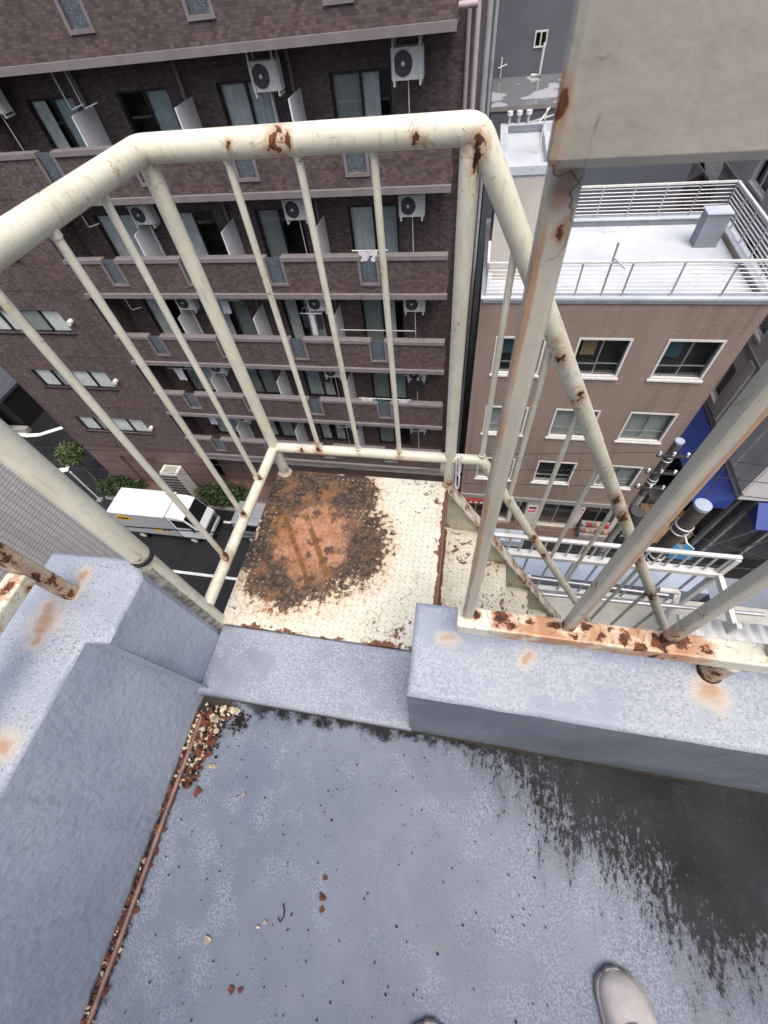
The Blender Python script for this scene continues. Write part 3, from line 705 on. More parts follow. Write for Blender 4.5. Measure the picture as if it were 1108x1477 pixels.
def pavemat():
    k = NT('reddish_block_paving'); x, y, z = k.sep()
    t = k.n('ShaderNodeTexBrick'); k.put(t.inputs['Vector'], k.comb(x, y, 0.0)); t.inputs['Scale'].default_value = 1
    t.inputs['Brick Width'].default_value = .4; t.inputs['Row Height'].default_value = .2; t.inputs['Mortar Size'].default_value = .015
    for nm, c in (('Color1', (.17, .10, .085)), ('Color2', (.09, .06, .055)), ('Mortar', (.04, .035, .03))): t.inputs[nm].default_value = (*c, 1)
    return k.fin(t.outputs['Color'], .7)
M['pave'] = pavemat()
M['kerb'] = plain('grey_concrete_kerb', (0.24, 0.235, 0.225), 0.85, var=0.2, scale=2)
M['line'] = plain('white_road_paint', (0.68, 0.68, 0.66), 0.7, var=0.15, scale=4)
M['frame_d'] = plain('black_window_frame', (0.018, 0.016, 0.016), 0.4)
M['room'] = plain('dim_interior', (0.045, 0.04, 0.036), 0.9, var=0.4, scale=1.2)
M['blind'] = plain('grey_green_blind', (0.32, 0.34, 0.325), 0.8, var=0.1, scale=2)
M['curtain'] = plain('pale_curtain', (0.76, 0.77, 0.76), 0.9, var=0.12, scale=4)
M['curtain_b'] = plain('teal_curtain', (0.50, 0.58, 0.585), 0.9, var=0.12, scale=4)
M['teal'] = plain('turquoise_cloth', (0.04, 0.12, 0.16), 0.8)
def glass():
    k = NT('window_glass'); t = k.t
    gl = k.n('ShaderNodeBsdfGlossy'); gl.inputs['Roughness'].default_value = .03; gl.inputs['Color'].default_value = (.85, .9, .92, 1)
    tr = k.n('ShaderNodeBsdfTransparent'); tr.inputs['Color'].default_value = (.94, .96, .96, 1)
    fr = k.n('ShaderNodeLayerWeight'); fr.inputs[0].default_value = 0.5
    mx = k.n('ShaderNodeMixShader'); k.put(mx.inputs[0], k.m_('ADD', k.m_('MULTIPLY', k.m_('POWER', fr.outputs['Facing'], 4.0), .55), .035))
    t.links.new(tr.outputs[0], mx.inputs[1]); t.links.new(gl.outputs[0], mx.inputs[2])
    t.links.new(mx.outputs[0], t.nodes['Material Output'].inputs[0]); return k.m
M['glass'] = glass()
def grille_mat():
    k = NT('blue_grey_patterned_grille')
    e = k.vor(22, 'DISTANCE_TO_EDGE'); return k.fin(k.mix(k.ss(e, .04, .16), (.15, .18, .21), (.045, .06, .078)), .4)
M['grille'] = grille_mat()
M['acd'] = plain('dark_fan_grille', (0.05, 0.05, 0.05), 0.6)
M['pinkp'] = plain('pinkish_grey_downpipe', (0.38, 0.32, 0.34), 0.5, var=0.1)
def leafmat(name, a, b):
    k = NT(name); oi = k.noise(3, 3); return k.fin(k.mix(k.ss(oi, .3, .7), a, b), .6)
M['leaf'] = leafmat('dark_green_leaves', (0.014, 0.030, 0.009), (0.040, 0.072, 0.020))
M['leaf2'] = leafmat('yellow_green_leaves', (0.040, 0.072, 0.02), (0.10, 0.14, 0.04))
M['bark'] = plain('bark', (0.09, 0.07, 0.05), 0.9, var=.4, scale=20)
M['truckw'] = plain('white_vehicle_paint', (0.74, 0.76, 0.80), 0.3, var=.04)
M['trucks'] = plain('grey_vehicle_side_paint', (0.40, 0.42, 0.44), 0.35, var=.06)
M['darkglass'] = plain('dark_vehicle_glass', (0.012, 0.014, 0.016), 0.08)
M['yellow'] = plain('yellow_sticker', (0.70, 0.42, 0.03), 0.5, var=.05)
M['tyre'] = plain('tyre_rubber', (0.02, 0.02, 0.02), 0.85)
M['silver'] = plain('silver_vehicle_paint', (0.42, 0.44, 0.47), 0.3, metal=.4, var=.05)
M['pole'] = plain('brown_grey_pole_sleeve', (0.10, 0.088, 0.078), 0.7, var=.25, scale=4)
M['polec'] = plain('grey_concrete_pole', (0.25, 0.24, 0.23), 0.8, var=.15, scale=3)
M['awning'] = plain('royal_blue_awning', (0.022, 0.045, 0.22), 0.6, var=.12, scale=2)
M['card'] = plain('brown_cardboard', (0.38, 0.24, 0.13), 0.85, var=.2, scale=3)
M['bluep'] = plain('blue_plastic', (0.05, 0.26, 0.50), 0.4)
M['red'] = plain('red_sign', (0.30, 0.03, 0.03), 0.5)
M['pink'] = plain('pink_ribbon', (0.62, 0.10, 0.22), 0.6)
M['shutter'] = plain('grey_rolling_shutter', (0.20, 0.20, 0.21), .5, var=.2, scale=2)
M['landing'] = plain('pale_blue_landing_coat', (0.33, 0.38, 0.46), .35, var=.12, scale=3)
M['cream_l'] = plain('cream_slab_paint', (0.46, 0.455, 0.40), .6, var=.15, scale=6)

GZ = -18.0
# ------------------------------------------------------------------ ground, road, pavements
gd = MB(); gd.poly([(-300, -60, GZ), (300, -60, GZ), (300, 500, GZ), (-300, 500, GZ)])
tag(gd.build('street', 'asphalt'), 'dark damp asphalt street', kind='structure')
pv = MB(); pv.box(-21.2, 8.0, 11.9, 14.2, GZ - .1, GZ + .12)
pvo = tag(pv.build('pavement', 'pave'), 'reddish block pavement in front of the apartment block', kind='structure')
for i in range(24):
    MB().box(-21.2 + 1.22 * i, -20.0 + 1.22 * i - .02, 11.72, 11.898, GZ - .1, GZ + .14).build('kerb', 'kerb', pvo)
pv2 = tag(MB().box(-5, 20, 1.2, 3.0, GZ - .1, GZ + .12).build('pavement', 'kerb'), 'grey pavement on the near side of the street', kind='structure')
def stripe_line(pts, wd, lab):
    mb = MB()
    for a, b in zip(pts[:-1], pts[1:]):
        a, b = Vector((*a, 0)), Vector((*b, 0)); d = (b - a).normalized(); nn = Vector((-d.y, d.x, 0)) * wd / 2; z = Vector((0, 0, GZ + .006))
        mb.poly([a - nn + z, b - nn + z, b + nn + z, a + nn + z])
    tag(mb.build('road_marking', 'line'), lab, kind='structure')
stripe_line([(-27.3, 17.9), (-28.7, 17.1), (-29.6, 16.55), (-30.6, 16.4), (-31.6, 16.75)], .35, 'curved white line on the side street')
stripe_line([(-25.3, 13.8), (-27.2, 13.0)], .45, 'short white bar on the street')
stripe_line([(-24.6, 12.6), (-24.9, 11.9), (-24.3, 11.2), (-23.4, 10.6)], .3, 'bent white line below the small tree')
stripe_line([(-13.0, 10.95), (-6.0, 10.95)], .14, 'white edge line beside the kerb')
stripe_line([(-26, 7.6), (6.0, 7.6)], .15, 'white line along the street')

# ------------------------------------------------------------------ apartment block
ap = thing('apartment_building', (-11, 18, GZ), 'brown tiled apartment block with stacked open balconies across the street', 'building')
XL, XR, XM = -13.9, -.83, -21.1
T = [1.05, -1.83, -4.67, -7.51, -10.36, -13.25]; Bm = [-.33, -3.09, -5.93, -8.79, -11.65, -14.5]
BAY = [-3.2, -6.25, -9.22, -12.15]
# recessed back wall with window openings (one opening per bay and floor)
wops = []
for k in range(1, 6):
    for x in BAY: wops.append((x - .80, x + .75, T[k] - 1.02, T[k] + .83))
for x in BAY: wops.append((x - .80, x + .75, T[0] - 1.0, T[0] + .85))
wall_open(MB(), XL, -.52, GZ + 3.3, 4.2, 14.3, 14.45, wops).build('recessed_wall', 'apt', ap)
MB().box(XL - .002, -.52, 14.95, 26, GZ, 4.2).build('inner_rooms', 'room', ap)
MB().box(-.53, -.50, 14.301, 26, GZ, 4.2).build('side_wall', 'apt', ap)
MB().box(XL, -.55, 12.9, 26, 4.21, 4.4).build('roof', 'sill', ap)
# left wing, flush wall with wide four-light windows
lops = [(-19.65, -15.72, T[k] + 1.03 - .98 + .0, T[k] + 1.03) for k in range(0, 6)]
lops = [(a, b, c, d) for (a, b, c, d) in lops]
wall_open(MB(), XM, XL, -14.45, 4.2, 13.0, 13.22, lops).build('wing_wall', 'apt', ap)
MB().box(XM, XL, 13.5, 26, -14.44, 4.2).build('wing_rooms', 'room', ap)
MB().box(XM - .01, XM + .25, 13.004, 26, -14.45, 4.21).build('wing_side_wall', 'apt', ap)
MB().box(XL - .25, XL + .004, 13.002, 14.6, -14.45, 4.21).build('wing_side_wall', 'apt', ap)
wall_open(MB(), XM + .05, XL, GZ, -14.452, 13.06, 13.3, [(-19.2, -16.9, GZ, -15.3)]).build('ground_floor_wall', 'aptpl', ap)
MB().box(XM + .05, XM + .3, 13.305, 26, GZ, -14.455).build('ground_floor_side_wall', 'aptpl', ap)
MB().box(-19.2, -16.9, 13.22, 13.26, GZ, -15.3).build('shutter_door', 'aptpl', ap)
MB().box(XL, -.6, 14.0, 14.3, GZ, -14.7).build('ground_floor_wall', 'aptpl', ap)
MB().box(XL, -.6, 13.02, 14.2, -14.9, -14.52).build('ground_floor_beam', 'apts', ap)
for k in range(6): MB().box(XM - .012, XL - .26, 12.985, 12.999, T[k] - 1.05, T[k] - .97).build('moulding', 'apt', ap)
def curtain_mesh(w, h, mat, amp=.03, n=30):
    mb = MB()
    for i in range(n + 1):
        u = w * i / n; yy = amp * math.sin(i * 1.7) + amp * .5 * math.sin(i * .77)
        mb.v += [(u, yy, 0), (u, yy, h)]
    for i in range(n): mb.f.append([2 * i, 2 * i + 2, 2 * i + 3, 2 * i + 1]); mb.sm.append(True)
    return mb.mesh('curtain', mat)
def frame_mesh(w, h, t, d, mull, mat, name='frame'):
    mb = MB(); mb.box(0, w, 0, d, 0, t); mb.box(0, w, 0, d, h - t, h); mb.box(0, t, .001, d, t, h - t); mb.box(w - t, w, .001, d, t, h - t)
    for m in mull: mb.box(m - t * .5, m + t * .5, .002, d, t, h - t)
    return mb.mesh(name, mat)
WW, WH = 1.55, 1.85
fm = frame_mesh(WW, WH, .06, .08, [.78], 'frame_d', 'window')
pm = MB().box(.062, .75, 0, .008, .062, WH - .062).mesh('pane', 'glass')
cms = [curtain_mesh(.72, WH - .1, 'curtain'), curtain_mesh(.72, WH - .1, 'curtain_b'), curtain_mesh(.45, WH - .1, 'curtain'), curtain_mesh(.72, WH - .1, 'blind', .005)]
for (x0, x1, z0, z1) in wops:
    wd = inst('window', fm, ap, (x0, 14.36, z0))
    inst('pane', pm, wd, (x0, 14.40, z0)); inst('pane', pm, wd, (x0 + .74, 14.375, z0))
    for hx in (.04, .78):
        r = random.random()
        if r < .85: inst('curtain', random.choice(cms), wd, (x0 + hx, 14.47, z0 + .04))
lf = frame_mesh(3.93, .98, .05, .08, [.98, 1.965, 2.95], 'frame_d', 'window')
lp = MB().box(.06, .95, 0, .008, .052, .928).mesh('pane', 'glass'); lc = [curtain_mesh(.9, .9, 'curtain', .03), curtain_mesh(.9, .9, 'blind', .004)]
for (x0, x1, z0, z1) in lops:
    if z0 > 0: continue
    wd = inst('window', lf, ap, (x0, 13.06, z0))
    for i in range(4):
        inst('pane', lp, wd, (x0 + .98 * i, 13.09, z0)); inst('curtain', lc[0] if i in (0, 3) else random.choice(lc), wd, (x0 + .98 * i + .04, 13.155, z0 + .03))
    MB().box(x0 - .05, x1 + .05, 12.95, 12.999, z0 - .06, z0 - .002).build('window_sill', 'frame_d', ap)
    MB().tube([(x1 + .32, 12.8, z0 + .55), (x1 + .32, 13.0, z0 + .55)], .10, 12).build('vent_cap', 'whitep', ap)
# balconies
for k in range(6):
    ops = [(x - .27, x + .23, T[k] - .80, T[k] + .01) for x in BAY]
    mb = wall_open(MB(), XL, XR, Bm[k], T[k] - .12, 13.0, 13.16, ops); mb.box(XL, XR, 13.17, 14.3, Bm[k] + .02, Bm[k] + .2)
    bal = mb.build('balcony', 'apt', ap)
    edges = [XL] + [v for x in BAY[::-1] for v in (x - .27, x + .23)] + [XR]
    for a, b in zip(edges[::2], edges[1::2]): MB().box(a, b, 12.95, 13.21, T[k] - .118, T[k]).build('coping', 'mauve', bal)
    MB().box(XL, XR + .03, 12.90, 12.998, Bm[k] - .02, Bm[k] + .13).build('ledge', 'mauve', bal)
    MB().box(XL + .01, XR, 13.0, 14.29, Bm[k] - .015, Bm[k] + .018).build('soffit', 'apts', bal)
    for x in BAY:
        f = MB(); f.box(x - .35, x - .27, 12.96, 12.998, T[k] - .88, T[k] - .119); f.box(x + .23, x + .31, 12.96, 12.998, T[k] - .88, T[k] - .119); f.box(x - .269, x + .229, 12.96, 12.998, T[k] - .88, T[k] - .80)
        f.build('grille_frame', 'mauve', bal)
        MB().box(x - .268, x + .228, 13.06, 13.08, T[k] - .798, T[k] - .03).build('grille', 'grille', bal)
    if k == 0: continue
    for x in (-4.78, -7.82, -10.86):
        MB().box(x - .02, x + .02, 13.25, 14.25, T[k] - 1.0, T[k] + .62).build('partition', 'white', bal)
        MB().tube([(x - .16, 14.2, Bm[k] + .2), (x - .16, 14.2, Bm[k - 1])], .05, 10).build('downpipe', 'mauve', bal)
# air conditioners hung from the soffits
ac_case = MB().box(-.36, .36, -.14, .14, -.27, .25).mesh('casing', 'whitep')
ac_fan = MB().tube([(-.09, -.155, 0), (-.09, -.141, 0)], .215, 24).mesh('fan_grille', 'acd')
ac_hub = MB().tube([(-.09, -.165, 0), (-.09, -.156, 0)], .04, 14).mesh('fan_hub', 'whitep')
br = MB().box(-.02, .02, -.19, -.171, -.36, .55); br.box(-.02, .02, .16, .18, -.36, .55); br.box(-.02, .02, -.17, .159, -.36, -.32); br = br.mesh('bracket', 'whitep')
ac_dp = MB().tube([(0, .02, -.3), (0, .02, -1.9)], .014, 6).mesh('drain_hose', 'whitep')
ORD = ['first', 'second', 'third', 'fourth', 'fifth']
for k in range(1, 6):
    for i, x in enumerate((-1.92, -5.35, -10.45 if k > 1 else -13.35)):
        p = (x, 13.62, Bm[k - 1] - .50)
        a = thing('air_conditioner', p, 'white air conditioner under the %s balcony from the top, %s' % (ORD[k - 1], ['nearest the right end', 'middle one of its row', 'leftmost of its row'][i]), 'air conditioner', 'air conditioners hung under the balconies')
        inst('casing', ac_case, a, p); f = inst('fan_grille', ac_fan, a, p); inst('fan_hub', ac_hub, f, p)
        inst('bracket', br, a, (p[0] - .3, p[1], p[2])); inst('bracket', br, a, (p[0] + .3, p[1], p[2])); inst('drain_hose', ac_dp, a, p)
# pipes at the block's right-hand edge
for (x, y, r, mt) in ((-.40, 13.30, .055, 'pinkp'), (-.62, 14.2, .05, 'pinkp'), (-.18, 13.6, .07, 'galv'), (-.05, 14.0, .05, 'galv')):
    MB().tube([(x, y, GZ + 1), (x, y, 4.0)], r, 12).build('downpipe', mt, ap)
MB().tube([(-.80, 13.25, -.05), (-.42, 13.29, -.05)], .06, 12).build('gutter_elbow', 'pinkp', ap)
for (x, k) in ((-11.0, 1), (-10.6, 1), (-12.6, 2), (-12.9, 3), (-9.6, 4)):
    hz = Bm[k - 1]; MB().tube([(x, 13.5, hz), (x + .02, 13.5, hz - .75), (x + .05, 13.5, hz - .8), (x + .45, 13.55, hz - .72)], .018, 6).build('drying_pole_hanger', 'whitep', ap)
# laundry
def cloth(mb, x, y, z, w, h, ph):
    n = 8; b = len(mb.v)
    for i in range(n + 1):
        for j in (0, 1, 2): mb.v.append((x + w * i / n * (1 - .06 * j), y + .03 * math.sin(i * 1.3 + ph + j), z - h * j / 2 - .02 * math.sin(i * 2.1 + ph)))
    for i in range(n):
        for j in (0, 1): mb.f.append([b + 3 * i + j, b + 3 * i + j + 1, b + 3 * i + j + 4, b + 3 * i + j + 3]); mb.sm.append(True)
M['towel'] = plain('pale_laundry', (0.62, 0.60, 0.66), .9, var=.1); M['dcloth'] = plain('dark_laundry', (0.02, 0.02, 0.025), .9); M['gcloth'] = plain('dark_green_laundry', (0.03, 0.10, 0.09), .9)
lh = thing('laundry_hanger', (-5.6, 13.5, -6.6), 'peg hanger with dark and pale laundry on the third balcony from the top', 'laundry')
h = MB(); h.tube([(-6.0, 13.35, -6.72), (-5.2, 13.35, -6.72), (-5.2, 13.7, -6.72), (-6.0, 13.7, -6.72)], .018, 6, closed=True); h.tube([(-5.6, 13.5, -6.72), (-5.6, 13.5, -6.1)], .01, 6); h.build('hanger', 'white', lh)
for i, (x, w_, hh, mt) in enumerate(((-5.98, .22, .55, 'dcloth'), (-5.72, .22, .85, 'towel'), (-5.45, .22, .6, 'dcloth'))):
    m = MB(); cloth(m, x, 13.38, -6.74, w_, hh, i); m.build('garment', mt, lh)
def line_laundry(x0, x1, z, y, items, lab):
    t = thing('laundry_pole', ((x0 + x1) / 2, y, z), lab, 'laundry')
    MB().tube([(x0, y, z), (x1, y, z)], .016, 8).build('pole', 'whitep', t)
    for i, (x, w_, hh, mt) in enumerate(items):
        m = MB(); cloth(m, x, y - .03, z + .01, w_, hh, i * 1.7); m.build('garment', mt, t)
line_laundry(-4.3, -2.1, -10.25, 13.1, [(-4.2, .5, .22, 'towel'), (-3.6, .45, .25, 'gcloth'), (-2.6, .4, .25, 'towel')], 'pole with pale and dark green towels over the fourth balcony rail')
line_laundry(-2.4, -1.5, -9.35, 13.5, [(-2.2, .5, .75, 'dcloth')], 'dark shirt hanging on a short pole above the fourth balcony rail')
line_laundry(-4.6, -1.9, -7.3, 13.3, [], 'bare white laundry pole above the third balcony rail at the right')
line_laundry(-6.7, -5.2, -9.35, 13.6, [(-6.0, .5, .55, 'dcloth')], 'dark cloth on a pole above the fourth balcony, middle bay')
line_laundry(-9.9, -8.3, -6.4, 13.6, [(-9.6, .4, .6, 'gcloth'), (-9.1, .35, .5, 'towel')], 'green and pale clothes above the third balcony, third bay from the right')
line_laundry(-12.9, -11.6, -9.4, 13.5, [(-12.6, .45, .6, 'towel')], 'pale cloth above the fourth balcony at its left end')
line_laundry(-13.2, -11.4, -12.2, 13.5, [(-12.9, .4, .5, 'dcloth'), (-12.3, .4, .5, 'towel')], 'dark and pale clothes above the lowest balcony at its left end')
line_laundry(-3.7, -2.6, -4.55, 13.08, [(-3.5, .6, .30, 'towel')], 'pale cloth draped over the second balcony rail near a grille')
# ------------------------------------------------------------------ beige tiled office building with a white roof
ob = thing('office_building', (4.1, 15, GZ), 'beige brown tiled office building with white framed windows and a white railed roof', 'building')
cols = [(.85, 2.40), (3.38, 4.95), (5.94, 7.50)]; rows = [(-8.37, -6.91), (-11.28, -9.82), (-14.2, -12.79)]
oops = [(a, b, c, d) for (c, d) in rows for (a, b) in cols]
sops = [(.55, 1.65, -17.9, -15.75), (1.9, 2.75, -17.7, -15.75), (2.95, 3.55, -17.95, -15.75), (4.15, 5.95, -17.85, -15.75), (6.25, 7.75, -17.9, -15.75)]
wall_open(MB(), .25, 8.05, -15.45, -5.70, 12.5, 12.78, oops).build('front_wall', 'beige', ob)
wall_open(MB(), .25, 8.05, GZ, -15.72, 12.56, 12.8, sops).build('shop_wall', 'palewall', ob)
MB().box(.25, 8.05, 12.42, 12.9, -15.715, -15.455).build('shop_fascia', 'kerb', ob)
MB().box(.26, 8.04, 13.2, 17.7, GZ, -5.9).build('inner_rooms', 'room', ob)
MB().box(.25, .5, 12.785, 17.75, GZ, -5.70).build('side_wall', 'beige', ob); MB().box(7.8, 8.05, 12.785, 17.75, GZ, -5.70).build('side_wall', 'beige', ob)
MB().box(.502, 7.798, 17.5, 17.75, -8, -5.70).build('back_wall', 'greyface', ob)
MB().box(.51, 7.79, 12.79, 17.49, -5.98, -5.88).build('roof', 'roofw', ob)
for (a, b, c, d) in ((.24, 8.06, 12.47, 12.81), (.24, 8.06, 17.46, 17.77)): MB().box(a, b, c, d, -5.698, -5.65).build('coping', 'roofw', ob)
for (a, b) in ((.24, .53), (7.77, 8.06)): MB().box(a, b, 12.812, 17.458, -5.698, -5.652).build('coping', 'roofw', ob)
MB().box(.3, 8.0, 12.46, 12.499, -5.80, -5.702).build('drip_edge', 'greyface', ob)
of = frame_mesh(1.57, 1.46, .065, .10, [], 'whitep', 'window')
osill = MB().box(-.05, 1.62, -.06, .10, -.07, -.002).mesh('window_sill', 'whitep')
osash = frame_mesh(.76, 1.36, .03, .03, [], 'alu', 'sash'); obar = MB().box(.03, .73, 0, .02, .40, .43).mesh('glazing_bar', 'alu')
op_ = MB().box(.03, .73, 0, .006, .03, 1.33).mesh('pane', 'glass')
obl = MB().box(.0, 1.5, 0, .02, 0, 1.4).mesh('blind', 'blind')
for r, (c, d) in enumerate(rows):
    for q, (a, b) in enumerate(cols):
        wd = inst('window', of, ob, (a, 12.48, c)); inst('window_sill', osill, wd, (a, 12.50, c))
        for i, dx in enumerate((.045, .765)):
            yy = 12.60 + .03 * i; sa = inst('sash', osash, wd, (a + dx, yy, c + .05)); inst('glazing_bar', obar, wd, (a + dx, yy - .022, c + .05)); inst('pane', op_, wd, (a + dx, yy + .012, c + .05))
        if r > 0 and not (r == 2 and q == 1): inst('blind', obl, wd, (a + .03, 12.74, c + .03))
        elif r == 0: MB().box(a + .3, a + .75, 13.0, 13.1, c + .5, c + 1.2).build('cupboard', 'teal' if q != 1 else 'card', ob)
# shop fronts
for i, (a, b, c, d) in enumerate(sops):
    f = MB(); f.box(a, b, 12.70, 12.74, d - .06, d); f.box(a, a + .05, 12.70, 12.74, c, d - .061); f.box(b - .05, b, 12.70, 12.74, c, d - .061); f.box((a + b) / 2 - .02, (a + b) / 2 + .02, 12.701, 12.739, c, d - .061)
    fo = f.build('shop_front', 'alu', ob); MB().box(a + .05, b - .05, 12.715, 12.722, c, d - .06).build('pane', 'glass', fo)
sg = thing('shop_sign', (1.0, 12.4, -15.9), 'long red sign over the shop at the left end of the office building', 'sign')
MB().box(.3, 1.85, 12.30, 12.415, -16.05, -15.74).build('board', 'red', sg)
for i in range(5): MB().box(.45 + .26 * i, .60 + .26 * i, 12.293, 12.299, -15.96, -15.84).build('mark', 'white', sg)
def poster(x, z, w_, h_, lab):
    t = thing('poster', (x, 12.55, z), lab, 'poster', 'posters on the shop front'); MB().box(x, x + w_, 12.535, 12.555, z, z + h_).build('sheet', 'white', t)
    MB().box(x + .04, x + w_ - .04, 12.531, 12.534, z + h_ * .55, z + h_ * .9).build('red_print', 'red', t); MB().box(x + .04, x + w_ - .04, 12.531, 12.534, z + h_ * .1, z + h_ * .4).build('red_print', 'pink', t)
poster(2.78, -16.6, .16, .5, 'narrow red and white poster left of the shop doorway'); poster(3.62, -16.75, .45, .6, 'red and white poster between the two dark shop doors'); poster(6.05, -16.6, .18, .6, 'red and white poster on the pier by the goods display')
# goods display
gd_ = thing('goods_shelf', (7.0, 12.2, GZ), 'sloping shelf of red and yellow goods in front of the shop', 'shelf')
MB().prism([(6.3, 12.45, -16.9), (6.3, 11.95, -17.5), (6.3, 12.0, -17.95), (6.3, 12.45, -17.95)], (1.3, 0, 0)).build('stand', 'kerb', gd_)
for i in range(6):
    for j in range(2):
        MB().box(6.34 + .21 * i, 6.52 + .21 * i, 12.02 + .2 * j, 12.18 + .2 * j, -17.42 + .25 * j, -17.2 + .25 * j).build('packet', ('aptpl', 'card', 'kerb', 'red')[(i + j * 2) % 4], gd_)
# roof railing
rl = thing('roof_railing', (4.1, 15, -5.65), 'white horizontal bar railing around the white office roof', 'railing')
RZ = -4.70
def rail_side(p, q, nposts, skip_first=False):
    p, q = Vector(p), Vector(q)
    for j in range(8):
        z = -5.55 + j * .105; MB().tube([(p.x, p.y, z), (q.x, q.y, z)], .014, 6).build('bar', 'white', rl)
    d = (q - p).normalized()
    MB().prism([(p.x - .035 * d.y, p.y + .035 * d.x, RZ - .05), (p.x + .035 * d.y, p.y - .035 * d.x, RZ - .05), (p.x + .035 * d.y, p.y - .035 * d.x, RZ), (p.x - .035 * d.y, p.y + .035 * d.x, RZ)], (q - p)).build('top_rail', 'whitep', rl)
    for i in range(1 if skip_first else 0, nposts):
        c = p + (q - p) * i / (nposts - 1); MB().box(c.x - .02, c.x + .02, c.y - .02, c.y + .02, -5.65, RZ - .051).build('post', 'alu' if i % 2 else 'galv', rl)
rail_side((.35, 12.6, 0), (7.95, 12.6, 0), 7); rail_side((7.95, 12.64, 0), (7.95, 17.6, 0), 6, True); rail_side((7.91, 17.6, 0), (3.0, 17.6, 0), 6, True)
rail_side((.35, 12.64, 0), (.35, 13.9, 0), 2, True)
an = thing('antenna_bracket', (3.6, 12.6, -4.7), 'small white bracket standing on the roof railing top rail', 'bracket')
MB().tube([(3.60, 12.6, -5.6), (3.60, 12.62, -4.25)], .03, 8).build('stem', 'galv', an); MB().tube([(3.60, 12.6, -4.6), (3.9, 12.3, -4.75)], .025, 8).build('arm', 'galv', an)
bx = thing('roof_cabinet', (7.15, 15.9, -5.88), 'grey blue upright box on the white office roof', 'cabinet')
MB().box(6.80, 7.46, 15.85, 16.35, -5.88, -4.95).build('body', 'greyface', bx); MB().box(6.77, 7.49, 15.82, 16.38, -4.948, -4.91).build('lid', 'roofw', bx)
# stair penthouse beside the roof
ph = thing('penthouse', (1.3, 15.8, -5.88), 'pale stair penthouse with a small white walled roof behind the railing', 'building')
MB().box(.40, 2.4, 13.95, 17.45, -5.9, -3.20).build('wall', 'palewall', ph); MB().box(.41, 2.39, 13.96, 17.44, -3.198, -3.14).build('roof', 'roofw', ph)
for (a, b, c, d) in ((.38, 2.42, 13.92, 14.15), (.38, 2.42, 17.25, 17.48)): MB().box(a, b, c, d, -3.138, -2.95).build('kerb', 'roofw', ph)
for (a, b) in ((.38, .60), (1.62, 1.72)): MB().box(a, b, 14.152, 17.248, -3.138, -2.952).build('kerb', 'roofw', ph)
MB().box(.42, 1.6, 17.24, 17.249, -3.13, -2.96).build('kerb_face', 'greyface', ph)
for i in range(3):
    v = thing('roof_vent', (.62 + .28 * i, 17.4, -2.95), 'small white vent knob on the penthouse wall, %s of three' % ('leftmost', 'middle one', 'rightmost')[i], 'vent', 'vents on the penthouse')
    MB().tube([(.62 + .28 * i, 17.4, -2.95), (.62 + .28 * i, 17.4, -2.75)], .05, 8).build('stem', 'galv', v); MB().tube([(.62 + .28 * i, 17.4, -2.75), (.62 + .28 * i, 17.4, -2.66)], .09, 10).build('cap', 'whitep', v)
aa = thing('roof_aerial', (1.5, 15.6, -3.1), 'white tangled aerial rods on the penthouse roof', 'aerial')
for (a, b) in (((1.45, 15.4, -3.1), (1.5, 15.5, -2.2)), ((1.1, 15.6, -2.5), (1.7, 15.3, -2.3)), ((1.3, 15.1, -2.4), (1.6, 15.9, -2.3))): MB().tube([a, b], .02, 6).build('rod', 'whitep', aa)

# ------------------------------------------------------------------ buildings further back
lb = thing('low_building', (3, 24, GZ), 'grey low building with puddles on its flat roof', 'building')
MB().box(.05, 8, 22.0, 26.2, GZ, -3.64).build('wall', 'bluegrey', lb); MB().box(.03, 8.02, 21.97, 26.19, -3.638, -3.58).build('roof', 'roofp', lb)
MB().box(.02, 8.03, 21.955, 21.969, -3.70, -3.56).build('roof_edge', 'kerb', lb)
bb = thing('tall_building', (3, 30, GZ), 'blue grey clad tall building with small white framed windows', 'building')
bwin = [(1.55, 2.05, -2.78, -2.30), (1.45, 2.45, -.95, -.2), (4.5, 5.1, -2.78, -2.30)]
wall_open(MB(), -.2, 9, GZ, 6, 26.2, 26.4, bwin).build('wall', 'bluegrey', bb); MB().box(-.2, 9, 26.8, 34, GZ, 6).build('inner_rooms', 'room', bb); MB().box(-.2, -.05, 26.41, 34, GZ, 6).build('side_wall', 'bluegrey', bb)
for (a, b, c, d) in bwin:
    wd = inst('window', frame_mesh(b - a, d - c, .05, .06, [(b - a) / 2], 'whitep', 'window'), bb, (a, 26.16, c)); MB().box(a + .03, b - .03, 26.21, 26.22, c + .03, d - .03).build('pane', 'glass', wd)
rp = thing('roof_pipe', (2.0, 25.9, -3.58), 'white elbow pipe on the puddled roof', 'pipe'); MB().tube([(1.6, 25.8, -3.5), (1.95, 25.8, -3.5), (1.95, 25.8, -2.6)], .05, 8).build('pipe', 'whitep', rp)
rp = thing('roof_pipe', (.35, 25.9, -3.58), 'short aerial pipe at the corner of the puddled roof', 'pipe'); MB().tube([(.32, 25.8, -3.5), (.32, 25.8, -2.9)], .03, 8).build('pipe', 'whitep', rp); MB().tube([(.2, 25.7, -3.2), (.55, 25.7, -3.1)], .025, 8).build('arm', 'whitep', rp)
